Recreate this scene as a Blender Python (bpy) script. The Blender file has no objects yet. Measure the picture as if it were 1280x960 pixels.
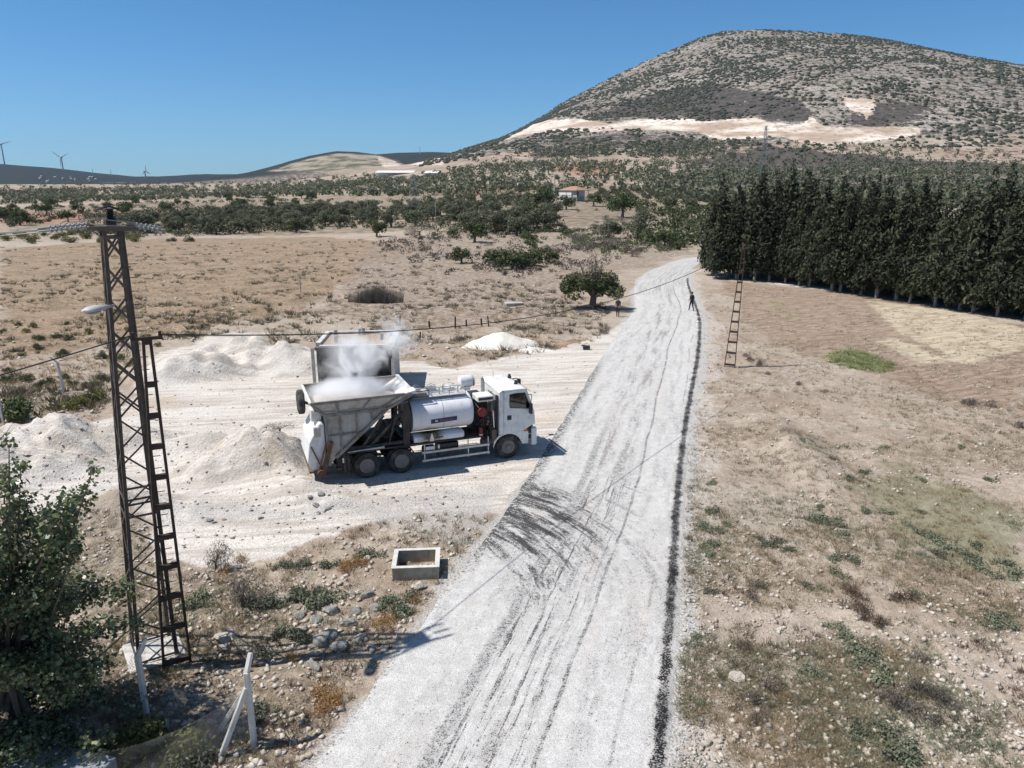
EXPO = 0.32; HAZE = 0.000026
import bpy, math, random
import numpy as np
from mathutils import Vector, Matrix
rnd = random.Random(7)
R = math.radians
SC = bpy.context.scene
COL = SC.collection
# ------------------------------------------------------------------ camera
F, HY, CH = 919.0, 230.0, 11.5
PIT = math.atan((480-HY)/F); CP, SP = math.cos(PIT), math.sin(PIT)
cam = bpy.data.cameras.new('camera'); camo = bpy.data.objects.new('camera', cam); COL.objects.link(camo)
camo.location = (0, 0, CH); camo.rotation_euler = (math.pi/2-PIT, 0, 0)
cam.sensor_width = 36; cam.lens = F/1280*36; cam.clip_end = 20000; cam.clip_start = .1
SC.camera = camo
# ------------------------------------------------------------------ numpy noise
def _h(i, j, s):
    n = (i*374761393 + j*668265263 + s*982451653) & 0x7fffffff
    n = ((n ^ (n >> 13))*1274126177) & 0x7fffffff
    return ((n ^ (n >> 16)) & 0xffff)/65535.0
def vn(x, y, s=0):
    x = np.asarray(x, float); y = np.asarray(y, float)
    i = np.floor(x).astype(np.int64); j = np.floor(y).astype(np.int64)
    fx = x-i; fy = y-j; fx = fx*fx*(3-2*fx); fy = fy*fy*(3-2*fy)
    a = _h(i, j, s); b = _h(i+1, j, s); c = _h(i, j+1, s); d = _h(i+1, j+1, s)
    return (a+(b-a)*fx)*(1-fy)+(c+(d-c)*fx)*fy
def fbm(x, y, sc, o=4, s=0):
    v = 0; a = 1; t = 0; x = np.asarray(x)/sc; y = np.asarray(y)/sc
    for k in range(o):
        v = v+a*(vn(x+k*17.3, y+k*5.1, s+k)-.5); t += a; a *= .5; x = x*2; y = y*2
    return v/t*2
def sst(x, a, b):
    t = np.clip((np.asarray(x, float)-a)/(b-a), 0, 1); return t*t*(3-2*t)
# ------------------------------------------------------------------ picture ray -> ground point
def ray(px, py):
    a = (np.asarray(px, float)-640)/F; b = (480-np.asarray(py, float))/F
    return a, CP+b*SP, -SP+b*CP
def flat(px, py, z=0.0):
    a, b, c = ray(px, py); t = (z-CH)/c
    return a*t, b*t
def at_y(px, py, Y):
    a, b, c = ray(px, py); t = Y/b
    return a*t, CH+c*t
def poly_in(x, y, P):
    x = np.asarray(x, float); y = np.asarray(y, float)
    ins = np.zeros(x.shape, bool); n = len(P)
    for k in range(n):
        x1, y1 = P[k]; x2, y2 = P[(k+1) % n]
        if y1 == y2: continue
        c = ((y1 > y) != (y2 > y)) & (x < (x2-x1)*(y-y1)/(y2-y1)+x1)
        ins ^= c
    return ins
def seg_d(x, y, P):
    x = np.asarray(x, float); y = np.asarray(y, float); d = np.full(x.shape, 1e9)
    for k in range(len(P)-1):
        x1, y1 = P[k]; x2, y2 = P[k+1]; dx, dy = x2-x1, y2-y1
        t = np.clip(((x-x1)*dx+(y-y1)*dy)/(dx*dx+dy*dy+1e-9), 0, 1)
        d = np.minimum(d, np.hypot(x-x1-t*dx, y-y1-t*dy))
    return d
# ------------------------------------------------------------------ the road's two edges, traced on flat ground
LE = [(390,960),(560,731),(609,667),(632,638),(666,585),(687,551),(716,503),(745,455),(762,428),(776,411),(790,390),(793,376),(791,363),(797,349),(817,336),(843,326),(865,321)]
RE = [(816,960),(838,740),(841,640),(848,580),(853,540),(862,490),(870,455),(873,425),(873,400),(869,386),(863,370),(858,356),(857,347),(862,339),(872,330),(896,322)]
def edge(P):
    x, y = flat(np.array([p[0] for p in P]), np.array([p[1] for p in P]))
    s0 = (x[2]-x[0])/(y[2]-y[0]); s1 = 2.6
    x = np.concatenate([[x[0]-s0*(y[0]+30)], x, [x[-1]+22*s1]]); y = np.concatenate([[-30], y, [y[-1]+22]])
    o = np.argsort(y); return x[o], y[o]
LX, LY = edge(LE); RX, RY = edge(RE)
YEND = min(LY[-1], RY[-1])
_ys = np.linspace(-30, YEND, 600)
def _sm(a, k=9):
    kk = np.ones(k)/k; return np.convolve(np.pad(a, k//2, 'edge'), kk, 'valid')
_xl = _sm(np.interp(_ys, LY, LX), 21); _xr = _sm(_sm(np.interp(_ys, RY, RX), 31), 21)
def xl(y): return np.interp(y, _ys, _xl)
def xr(y): return np.interp(y, _ys, _xr)
# ------------------------------------------------------------------ mountain and far hill silhouettes
MC = [(560,214),(590,201),(605,190),(620,180),(650,162),(680,145),(700,131),(750,106),(800,81),(850,58),(880,45),(905,37),(940,35),(1000,37),(1050,40),(1100,46),(1150,57),(1200,73),(1240,86),(1280,97),(1400,130),(1560,175)]
MC = [(a_, b_-5) for a_, b_ in MC]
MY = 1900.0
_mx, _mz = at_y(np.array([p[0] for p in MC]), np.array([p[1] for p in MC]), MY)
def ridge(P, Y):
    x, z = at_y(np.array([p[0] for p in P]), np.array([p[1] for p in P]), Y); return x, z
# far ridges: (points, distance, half depth)
RID = [
 ([(-500,190),(-200,196),(0,205),(60,210),(115,216),(170,221),(215,220),(260,217),(330,219),(400,222),(500,228)], 3600, 900),
 ([(240,230),(300,220),(330,215),(365,205),(395,196),(425,191),(450,192),(480,196),(505,203),(540,212),(600,222)], 2300, 700),
 ([(380,232),(430,205),(470,194),(500,192),(540,191),(575,192),(600,194),(700,196),(800,200),(900,235)], 3300, 800),
 ([(490,228),(550,210),(575,199),(590,189),(605,184),(640,186),(700,200),(760,228)], 2000, 350),
 ([(1000,215),(1050,130),(1150,90),(1190,80),(1215,77),(1240,79),(1280,82),(1340,84),(1500,110),(1700,160)], 3400, 700),
]
RIDW = [(ridge(P, Y), Y, D) for P, Y, D in RID]
MOUNDS = []   # filled below: gravel heaps shaped into the terrain: (x, y, sx, sy, rot, h)
for px, py, sx, sy, ro, h in [(75,560,4.2,1.7,.25,1.5),(20,590,3.2,1.6,.3,1.1),(318,578,2.6,1.6,.5,1.5),(245,560,3.5,1.0,.1,.7),(240,470,3.2,1.6,.3,1.5),(305,455,6.0,1.9,.12,1.5),(365,462,3.5,1.5,0,1.2),
                          (285,425,7,1.2,.25,.5),(335,595,2.0,1.3,0,.5),(150,640,1.8,1.5,0,.7),(385,618,1.8,1.0,0,.45),(410,600,1.4,1.2,0,.55),(930,500,5,1.0,0,.35),(990,560,1.5,6,0,.35),(640,290,14,5,0,2.0)]:
    x, y = flat(px, py); MOUNDS.append((x, y, sx, sy, ro, h))
def H(x, y):
    x = np.asarray(x, float); y = np.asarray(y, float)
    r = np.hypot(x, y); az = x/np.maximum(y, 1)
    w = sst(az, -.38, .02)
    b1 = np.interp(y, [0,120,200,330,500,700,860,1200,1900,3000,9000], [0,0,1.0,4.2,11,24,36,60,60,40,40])
    b2 = np.interp(y, [0,300,600,1000,2000,9000], [0,0,1.5,5,14,20])
    z = b2+(b1-b2)*w
    # mountain
    t = (y-830)/(MY-830)
    lower = np.interp(t, [0,.06,.12,.155,.20,.30,1,1.4,2.6], [0,.035,.085,.115,.165,.27,1,.93,.0])
    hc = np.interp(x*np.clip(1+(1-t)*.0, 1, 2), _mx, _mz)
    base = b2+(b1-b2)*w
    up = np.clip(hc-60*w-10, 0, 1e9)*sst(x, -260, -60)
    g = fbm(x, y, 260, 4, 3)*14*sst(t, .05, .4)*(1-.8*sst(t, .8, 1))*(1-.8*sst(t, 1, 1.1))
    m = np.where(t > 0, lower*up + g*np.clip(up/200, 0, 1), 0)
    z = z+m
    for (rx, rz), Y, D in RIDW:
        hh = np.interp(x*np.clip(Y/np.maximum(y, 1), .5, 2)*.5+x*.5, rx, rz, left=-80, right=-80)
        k = np.clip(1-np.abs(y-Y)/D, 0, 1); k = np.sin(k*math.pi/2)**1.3
        hh = hh*(1+.0*k)
        z = np.maximum(z, np.where(k > 0, base*(1-k)+hh*k + fbm(x, y, 180, 3, 9)*6*k*(1-k)*2, -1e9))
    # behind and around: gentle
    # local relief
    far = sst(r, 60, 300)
    z = z + fbm(x, y, 60, 3, 5)*(.9*far+.12) + fbm(x, y, 300, 2, 6)*5*sst(r, 300, 900)
    d = np.where((y > -30) & (y < YEND), np.maximum(xl(y)-x, x-xr(y)), 99)
    rm = sst(d, .6, 4.0)
    yard = yard_m(x, y)
    mic = fbm(x, y, 1.6, 4, 11)*.13 + fbm(x, y, .35, 2, 21)*.035
    z = z*np.where(r < 140, rm*.0+sst(r, 60, 140)*(.15+.85*rm)+(1-sst(r, 60, 140))*rm, 1) + mic*rm*(1-.75*yard)*(1-sst(r, 60, 160))
    for mx, my, sx, sy, ro, h in MOUNDS:
        c, s = math.cos(ro), math.sin(ro); u = (x-mx)*c+(y-my)*s; v = -(x-mx)*s+(y-my)*c
        q = np.sqrt((u/sx)**2+(v/sy)**2+.02)
        z = z + 1.15*h*np.clip(1.12-q*(.85+.25*fbm(x, y, 1.3, 3, 35)), 0, 1)**1.1*(1+.42*fbm(x, y, .9, 4, 31))*sst(d, .3, 2.0)
    td = seg_d(x, y, [(-6.1, 29.0), (.9, 31.8)])
    return z*sst(td, 1.9, 3.6)
YARD_PX = [(0,590),(20,540),(50,528),(140,522),(185,470),(200,440),(260,428),(330,415),(335,425),(300,436),(345,440),(385,448),(520,450),(575,462),(600,455),(740,430),(800,400),(820,420),(720,520),(640,610),(625,645),(560,640),(500,645),(440,660),(330,700),(250,705),(200,690),(175,650),(120,620),(60,650),(0,640)]
YARD = [tuple(map(float, flat(*p))) for p in YARD_PX]
def yard_m(x, y):
    d = seg_d(x, y, YARD+[YARD[0]]); i = poly_in(x, y, YARD)
    return sst(np.where(i, d, -d)+.6*fbm(x, y, 2.2, 3, 33), -.9, .9)
TRK = [(-6.0, 29.0), (.9, 31.8)]
azs = np.concatenate([np.linspace(-180, -52, 40)[:-1], np.linspace(-52, 52, 420), np.linspace(52, 180, 40)[1:]])
rs = np.concatenate([[.5, 3, 6], np.exp(np.linspace(math.log(8.5), math.log(160), 420)), np.exp(np.linspace(math.log(162), math.log(2600), 420)), np.exp(np.linspace(math.log(2640), math.log(9000), 90))])
A_, R_ = np.meshgrid(np.radians(azs), rs)
gx = (R_*np.sin(A_)).ravel(); gy = (R_*np.cos(A_)).ravel(); gz = H(gx, gy); ZG = gz.reshape(len(rs), len(azs))
def H(x, y):
    x = np.asarray(x, float); y = np.asarray(y, float); r = np.hypot(x, y); a = np.degrees(np.arctan2(x, y))
    i = np.interp(r, rs, np.arange(len(rs))); j = np.interp(a, azs, np.arange(len(azs)))
    i0 = np.minimum(i.astype(int), len(rs)-2); j0 = np.minimum(j.astype(int), len(azs)-2); fi = i-i0; fj = j-j0
    return (ZG[i0, j0]*(1-fj)+ZG[i0, j0+1]*fj)*(1-fi)+(ZG[i0+1, j0]*(1-fj)+ZG[i0+1, j0+1]*fj)*fi
def h1(x, y): return float(H(np.array([x]), np.array([y]))[0])
_T = np.exp(np.linspace(math.log(9), math.log(6000), 700))
def hit(px, py):
    px = np.atleast_1d(np.asarray(px, float)); py = np.atleast_1d(np.asarray(py, float))
    a, b, c = ray(px, py); out = np.full((len(px), 3), np.nan)
    X = a[:, None]*_T; Y = b[:, None]*_T; Z = CH+c[:, None]*_T
    G = H(X, Y); D = Z-G
    for k in range(len(px)):
        s = np.where(D[k] < 0)[0]
        if len(s) and s[0] > 0:
            i = s[0]; f = D[k, i-1]/(D[k, i-1]-D[k, i]); t = _T[i-1]+(_T[i]-_T[i-1])*f
            out[k] = (a[k]*t, b[k]*t, CH+c[k]*t)
    return out
def hit1(px, py):
    p = hit(px, py)[0]
    return float(p[0]), float(p[1]), h1(float(p[0]), float(p[1]))
# ------------------------------------------------------------------ node helper
class NT:
    def __init__(s, name):
        s.m = bpy.data.materials.new(name); s.m.use_nodes = True; s.t = s.m.node_tree; s.t.nodes.clear()
        s.out = s.t.nodes.new('ShaderNodeOutputMaterial')
    def n(s, ty, **k):
        x = s.t.nodes.new('ShaderNode'+ty)
        for a, b in k.items(): setattr(x, a, b)
        return x
    def set(s, sock, v):
        if isinstance(v, bpy.types.NodeSocket): s.t.links.new(v, sock)
        elif v is not None:
            if sock.type == 'RGBA' and len(v) == 3: v = (*v, 1)
            sock.default_value = v
    def coord(s, k='Object'): return s.n('TexCoord').outputs[k]
    def uv(s): return s.n('TexCoord').outputs['UV']
    def mapping(s, v, sc=(1,1,1), loc=(0,0,0), rot=(0,0,0)):
        if rot != (0,0,0) and sc != (1,1,1): v = s.mapping(v, (1,1,1), (0,0,0), rot); rot = (0,0,0)
        m = s.n('Mapping'); s.set(m.inputs[0], v); m.inputs['Scale'].default_value = sc; m.inputs['Location'].default_value = loc; m.inputs['Rotation'].default_value = rot
        return m.outputs[0]
    def noise(s, v, sc, det=3, rough=.55, dist=0):
        x = s.n('TexNoise'); s.set(x.inputs['Vector'], v); x.inputs['Scale'].default_value = sc; x.inputs['Detail'].default_value = det
        x.inputs['Roughness'].default_value = rough; x.inputs['Distortion'].default_value = dist; return x.outputs[0]
    def vor(s, v, sc, out=0, feat='F1', rnd=1):
        x = s.n('TexVoronoi', feature=feat); s.set(x.inputs['Vector'], v); x.inputs['Scale'].default_value = sc; x.inputs['Randomness'].default_value = rnd; return x.outputs[out]
    def math(s, op, a, b=None, clamp=False):
        x = s.n('Math', operation=op); x.use_clamp = clamp; s.set(x.inputs[0], a); s.set(x.inputs[1], b); return x.outputs[0]
    def ss(s, v, a, b, lo=0, hi=1, lin=False):
        x = s.n('MapRange'); x.interpolation_type = 'LINEAR' if lin else 'SMOOTHSTEP'
        s.set(x.inputs[0], v); x.inputs[1].default_value = a; x.inputs[2].default_value = b; x.inputs[3].default_value = lo; x.inputs[4].default_value = hi
        return x.outputs[0]
    def mix(s, f, a, b, mode='MIX'):
        x = s.n('Mix', data_type='RGBA', blend_type=mode); s.set(x.inputs[0], f); s.set(x.inputs[6], a); s.set(x.inputs[7], b); return x.outputs[2]
    def attr(s, name, o='Fac'): return s.n('Attribute', attribute_name=name).outputs[o]
    def sep(s, v):
        x = s.n('SeparateXYZ'); s.set(x.inputs[0], v); return x.outputs
    def comb(s, a, b, c=0.):
        x = s.n('CombineXYZ'); s.set(x.inputs[0], a); s.set(x.inputs[1], b); s.set(x.inputs[2], c); return x.outputs[0]
    def bump(s, h, st=.5, dist=.05, nrm=None):
        x = s.n('Bump'); s.set(x.inputs['Height'], h); s.set(x.inputs['Strength'], st); x.inputs['Distance'].default_value = dist
        if nrm: s.set(x.inputs['Normal'], nrm)
        return x.outputs[0]
    def pbr(s, col, rough=.9, metal=0, spec=.3, nrm=None, **k):
        p = s.n('BsdfPrincipled'); s.set(p.inputs['Base Color'], col); s.set(p.inputs['Roughness'], rough); s.set(p.inputs['Metallic'], metal)
        s.set(p.inputs['Specular IOR Level'], spec)
        if nrm: s.set(p.inputs['Normal'], nrm)
        for a, b in k.items(): s.set(p.inputs[a.replace('_', ' ')], b)
        s.t.links.new(p.outputs[0], s.out.inputs[0]); return s.m
# ------------------------------------------------------------------ object helpers
def tag(o, label=None, cat=None, group=None, kind=None):
    if label: o['label'] = label
    if cat: o['category'] = cat
    if group: o['group'] = group
    if kind: o['kind'] = kind
    return o
def mesh_np(name, V, Fc, mat=None, smooth=False):
    """V (n,3), Fc (m,k) arrays with k = 3 or 4"""
    V = np.asarray(V, np.float32); Fc = np.asarray(Fc, np.int32); k = Fc.shape[1]
    me = bpy.data.meshes.new(name); me.vertices.add(len(V)); me.vertices.foreach_set('co', V.ravel())
    me.loops.add(Fc.size); me.loops.foreach_set('vertex_index', Fc.ravel())
    me.polygons.add(len(Fc)); me.polygons.foreach_set('loop_start', np.arange(0, Fc.size, k, dtype=np.int32))
    try: me.polygons.foreach_set('loop_total', np.full(len(Fc), k, np.int32))
    except Exception: pass
    if smooth: me.polygons.foreach_set('use_smooth', np.ones(len(Fc), bool))
    me.update(calc_edges=True)
    if mat: me.materials.append(mat)
    return me
def fattr(me, name, arr):
    a = me.attributes.new(name, 'FLOAT', 'POINT'); a.data.foreach_set('value', np.asarray(arr, np.float32))
def link(name, me, parent=None, loc=None, rot=None, scale=None):
    o = bpy.data.objects.new(name, me); COL.objects.link(o)
    if parent: o.parent = parent
    if loc is not None: o.location = loc
    if rot is not None: o.rotation_euler = rot
    if scale is not None: o.scale = (scale,)*3 if isinstance(scale, (int, float)) else scale
    return o
def empty(name, loc=(0,0,0), rz=0):
    o = link(name, None, None, loc, (0,0,rz)); o.empty_display_size = .3; return o
def copy_tree(o, parent=None):
    c = o.copy(); COL.objects.link(c)
    if parent: c.parent = parent
    for ch in list(o.children): copy_tree(ch, c)
    return c
class MB:
    """collects simple solids; build() links them as one mesh object"""
    def __init__(s): s.v = []; s.f = []; s.mi = []; s.cur = 0
    def add(s, V, Fs):
        b = len(s.v); s.v += [tuple(p) for p in V]; s.f += [tuple(b+i for i in f) for f in Fs]; s.mi += [s.cur]*len(Fs); return s
    def box(s, c, d, rot=None, taper=1.0):
        x, y, z = d[0]/2, d[1]/2, d[2]/2; t = taper
        V = [Vector(p) for p in [(-x,-y,-z),(x,-y,-z),(x,y,-z),(-x,y,-z),(-x*t,-y*t,z),(x*t,-y*t,z),(x*t,y*t,z),(-x*t,y*t,z)]]
        if rot is not None:
            M = rot if isinstance(rot, Matrix) else Matrix.Rotation(rot, 3, 'Z'); V = [M @ p for p in V]
        c = Vector(c); V = [p+c for p in V]
        return s.add(V, [(0,3,2,1),(4,5,6,7),(0,1,5,4),(1,2,6,5),(2,3,7,6),(3,0,4,7)])
    def bb(s, x0, x1, y0, y1, z0, z1): return s.box(((x0+x1)/2,(y0+y1)/2,(z0+z1)/2), (x1-x0, y1-y0, z1-z0))
    def beam(s, a, b, w, h=None, up=(0,0,1)):
        h = h or w; a = Vector(a); b = Vector(b); d = (b-a); L = d.length; d.normalize(); u = Vector(up)
        if abs(d.dot(u)) > .98: u = Vector((1,0,0))
        r = d.cross(u).normalized(); u = r.cross(d).normalized()
        M = Matrix((r, d, u)).transposed()
        return s.box((a+b)/2, (w, L, h), M)
    def angle(s, a, b, w, t=.012, side=(1,1)):
        """L profile of leg width w"""
        a = Vector(a); b = Vector(b); d = (b-a).normalized(); u = Vector((1,0,0)); r = d.cross(u).normalized(); u = r.cross(d).normalized()
        s.beam(a+u*side[0]*-w/2, b+u*side[0]*-w/2, t, w, up=(-r)) if False else None
        M = Matrix((u, r, d)).transposed(); L = (b-a).length; c = (a+b)/2
        s.box(c+u*side[0]*(-w/2), (w, t, L), M); s.box(c+r*side[1]*(w/2), (t, w, L), M); return s
    def tube(s, pts, r, n=8, cap=True):
        pts = [Vector(p) for p in pts]; rr = r if isinstance(r, (list, tuple)) else [r]*len(pts); V = []; Fs = []
        prev = None
        for i, p in enumerate(pts):
            d = (pts[min(i+1, len(pts)-1)]-pts[max(i-1, 0)]).normalized()
            if prev is None: u = d.orthogonal().normalized()
            else:
                u = prev-d*prev.dot(d); u = u.normalized() if u.length > 1e-6 else d.orthogonal().normalized()
            prev = u; w = d.cross(u)
            for k in range(n):
                a = 2*math.pi*k/n; V.append(p+(u*math.cos(a)+w*math.sin(a))*rr[i])
        for i in range(len(pts)-1):
            for k in range(n):
                q = (k+1) % n; Fs.append((i*n+k, i*n+q, (i+1)*n+q, (i+1)*n+k))
        if cap: Fs.append(tuple(range(n))[::-1]); Fs.append(tuple((len(pts)-1)*n+k for k in range(n)))
        return s.add(V, Fs)
    def cyl(s, c, ax, r, L, n=24):
        c = Vector(c); ax = Vector(ax).normalized(); return s.tube([c-ax*L/2, c+ax*L/2], r, n)
    def lathe(s, c, ax, prof, n=24, u0=None, sx=1, sy=1):
        """prof: list of (dist along axis, radius)"""
        c = Vector(c); ax = Vector(ax).normalized(); u = Vector(u0).normalized() if u0 else ax.orthogonal().normalized(); w = ax.cross(u); V = []; Fs = []
        for (h, r) in prof:
            for k in range(n):
                a = 2*math.pi*k/n; V.append(c+ax*h+(u*math.cos(a)*sx+w*math.sin(a)*sy)*r)
        for i in range(len(prof)-1):
            for k in range(n):
                q = (k+1) % n; Fs.append((i*n+k, i*n+q, (i+1)*n+q, (i+1)*n+k))
        Fs.append(tuple(range(n))[::-1]); Fs.append(tuple((len(prof)-1)*n+k for k in range(n)))
        return s.add(V, Fs)
    def prism(s, P, y0, y1):
        """P: outline in x,z ; extruded along y"""
        n = len(P); V = [(p[0], y0, p[1]) for p in P]+[(p[0], y1, p[1]) for p in P]
        return s.add(V, [tuple(range(n)), tuple(range(n, 2*n))[::-1]]+[((i+1) % n, i, n+i, n+(i+1) % n) for i in range(n)])
    def quadslab(s, a, b, c, d, t):
        """panel through four corners, thickness t"""
        a, b, c, d = map(Vector, (a, b, c, d)); n = (b-a).cross(d-a).normalized()*t/2
        return s.add([a-n, b-n, c-n, d-n, a+n, b+n, c+n, d+n], [(3,2,1,0),(4,5,6,7),(0,1,5,4),(1,2,6,5),(2,3,7,6),(3,0,4,7)])
    def build(s, name, mat=None, parent=None, smooth=False, bevel=0, loc=None, rot=None, fix=True):
        me = bpy.data.meshes.new(name); me.from_pydata([tuple(p) for p in s.v], [], s.f)
        mats = mat if isinstance(mat, (list, tuple)) else [mat]
        for m in mats:
            if m: me.materials.append(m)
        me.polygons.foreach_set('material_index', s.mi)
        if fix:
            import bmesh
            bm = bmesh.new(); bm.from_mesh(me); bmesh.ops.recalc_face_normals(bm, faces=bm.faces)
            if bevel: bmesh.ops.bevel(bm, geom=list(bm.edges), offset=bevel, segments=1, affect='EDGES', clamp_overlap=True)
            bm.to_mesh(me); bm.free()
        if smooth:
            me.polygons.foreach_set('use_smooth', [True]*len(me.polygons))
            try: me.set_sharp_from_angle(angle=R(38))
            except Exception: pass
        me.update(); return link(name, me, parent, loc, rot)
# ------------------------------------------------------------------ world, sun
SUNV = Vector((-.59, -.04, 1.0)).normalized()
wd = bpy.data.worlds.new('World'); SC.world = wd; wd.use_nodes = True
wt = wd.node_tree; wt.nodes.clear()
sky = wt.nodes.new('ShaderNodeTexSky'); sky.sky_type = 'NISHITA'; sky.sun_disc = False
sky.sun_elevation = math.asin(SUNV.z); sky.sun_rotation = math.atan2(SUNV.x, SUNV.y)
sky.altitude = 0; sky.air_density = 1.0; sky.dust_density = 0; sky.ozone_density = 1
bg = wt.nodes.new('ShaderNodeBackground'); bg.inputs[1].default_value = .080
tcw = wt.nodes.new('ShaderNodeTexCoord'); spw = wt.nodes.new('ShaderNodeSeparateXYZ'); wt.links.new(tcw.outputs['Generated'], spw.inputs[0])
crw = wt.nodes.new('ShaderNodeValToRGB'); wt.links.new(spw.outputs[2], crw.inputs[0]); muw = wt.nodes.new('ShaderNodeMix'); muw.data_type = 'RGBA'; muw.blend_type = 'MULTIPLY'; muw.inputs[0].default_value = 1
for p_, c_ in ((.07, (.38,.70,1.08)), (.28, (.33,.73,1.02))): e_ = crw.color_ramp.elements.new(p_); e_.color = (*c_, 1)
crw.color_ramp.elements[0].color = (.34,.63,1.12,1); crw.color_ramp.elements[-1].position = .55; crw.color_ramp.elements[-1].color = (1,1,1,1)
wo = wt.nodes.new('ShaderNodeOutputWorld'); wt.links.new(sky.outputs[0], muw.inputs[6]); wt.links.new(crw.outputs[0], muw.inputs[7]); wt.links.new(muw.outputs[2], bg.inputs[0]); wt.links.new(bg.outputs[0], wo.inputs[0])
sl = bpy.data.lights.new('sun', 'SUN'); sl.energy = 4.8; sl.angle = R(.53); sl.color = (1, .955, .9)
so = link('sun', sl, None, (-60, 20, 100)); so.rotation_euler = SUNV.to_track_quat('Z', 'Y').to_euler()
SC.view_settings.view_transform = 'Standard'; SC.view_settings.look = 'None'; SC.view_settings.exposure = EXPO; SC.view_settings.gamma = 1
# ------------------------------------------------------------------ terrain mesh with cover masks
def W(P): # trace a patch from the photo onto the terrain (world x,y)
    h = hit([p[0] for p in P], [p[1] for p in P]); return [(float(a), float(b)) for a, b, c in h if a == a]
def pm(x, y, P, soft=1.0, wob=0, seed=0):
    Q = W(P)
    bx0, bx1 = min(q[0] for q in Q), max(q[0] for q in Q); by0, by1 = min(q[1] for q in Q), max(q[1] for q in Q); m = soft*2+wob*2
    out = np.zeros(x.shape); k = (x > bx0-m) & (x < bx1+m) & (y > by0-m) & (y < by1+m)
    xx, yy = x[k], y[k]; d = seg_d(xx, yy, Q+[Q[0]]); i = poly_in(xx, yy, Q)
    dd = np.where(i, d, -d)+fbm(xx, yy, max(wob, .5)*1.5, 3, 50+seed)*wob
    out[k] = sst(dd, -soft, soft); return out
def band(x, y, P, w, soft):
    Q = W(P); return 1-sst(seg_d(x, y, Q), w, w+soft)
na, nr = len(azs), len(rs)
idx = np.arange(na*nr).reshape(nr, na)
# far ground: the polar grid; its first ring is closed with a small cap
q = np.stack([idx[:-1, :-1].ravel(), idx[:-1, 1:].ravel(), idx[1:, 1:].ravel(), idx[1:, :-1].ravel()], 1)
G_ = {}
def zone(name, arr): G_[name] = np.clip(G_.get(name, 0)+arr, 0, 1)
X, Y = gx, gy
zone('gravel', yard_m(X, Y))
zone('gravel', .75*pm(X, Y, [(520,470),(740,425),(790,395),(800,420),(700,560),(640,610),(560,620)], 1.0))
zone('gravel', .8*pm(X, Y, [(600,460),(640,452),(700,440),(745,420),(755,432),(690,470),(600,480)], .8))
zone('gravel', .7*pm(X, Y, [(915,338),(955,345),(1040,360),(1040,364),(950,353),(885,343)], .6))
zone('field', pm(X, Y, [(900,350),(1060,364),(1290,408),(1290,520),(1180,500),(1050,455),(990,445),(930,400)], 2, 1.5, 1))
zone('straw', pm(X, Y, [(1080,375),(1200,390),(1290,412),(1290,432),(1210,458),(1120,415)], .8, .6, 2))
zone('straw', pm(X, Y, [(1090,425),(1110,420),(1200,452),(1150,455)], .8, .6, 2)*.9)
zone('green', pm(X, Y, [(1035,440),(1075,438),(1118,455),(1115,466),(1075,464),(1045,455)], .8, 1.2, 3))
zone('green', .55*pm(X, Y, [(950,370),(985,378),(1015,402),(990,405),(960,390)], .8, 1.2, 4))
zone('green', .35*pm(X, Y, [(900,350),(935,352),(960,420),(935,430),(915,390)], .8, 1.2, 4))
# dry field on the left
zone('dry', pm(X, Y, [(0,312),(200,298),(400,296),(490,303),(470,325),(440,350),(370,390),(250,410),(140,430),(0,450)], 2, 1.5, 5))
zone('dry', .6*pm(X, Y, [(420,312),(500,300),(560,300),(480,335)], 1, 1.5, 5))
zone('slope', pm(X, Y, [(425,345),(480,302),(560,285),(700,262),(870,258),(860,318),(800,335),(745,350),(700,420),(560,410),(430,400)], 3, 4, 17))
zone('plain', pm(X, Y, [(0,262),(300,242),(560,232),(870,232),(870,262),(700,282),(440,292),(200,292),(0,296)], 6, 6, 18))
# red fields further off
for P, k in [([(0,268),(90,264),(200,263),(300,258),(360,262),(240,275),(0,282)], .8), ([(180,246),(300,240),(340,246),(250,252)], .4), ([(700,206),(775,203),(775,214),(720,220),(690,213)], 1.), ([(600,190),(700,186),(740,190),(700,196),(590,200)], .5), ([(890,182),(960,180),(1000,190),(900,192)], .4), ([(1000,185),(1025,183),(1025,190),(1005,190)], .8), ([(1130,190),(1200,183),(1290,186),(1290,200),(1180,200)], .45), ([(540,238),(620,228),(700,232),(640,246),(560,248)], .5), ([(690,355),(760,365),(750,390),(690,390)], .4), ([(690,430),(730,420),(750,440),(700,450)], .6)]:
    zone('red', k*pm(X, Y, P, .012*abs(W(P)[0][1]), .012*abs(W(P)[0][1]), 6))
# quarry cuts on the mountain
for P, k in [([(617,181),(640,164),(665,156),(700,150),(720,148),(760,155),(800,149),(850,147),(880,152),(945,147),(960,153),(1000,155),(1015,146),(1030,158),(1055,160),(1100,158),(1150,160),(1150,168),(1080,178),(1040,182),(1000,178),(975,170),(900,175),(870,165),(800,162),(740,165),(680,165),(640,172)], 1), ([(1052,119),(1070,124),(1094,121),(1096,132),(1084,150),(1076,141),(1060,137)], .85), ([(815,152),(850,150),(860,158),(820,160)], .8), ([(555,196),(560,205),(530,208),(470,196),(480,195)], .7), ([(760,182),(820,178),(830,186),(780,192)], .3)]:
    zone('rock', k*pm(X, Y, P, 3, 5, 7))
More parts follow.
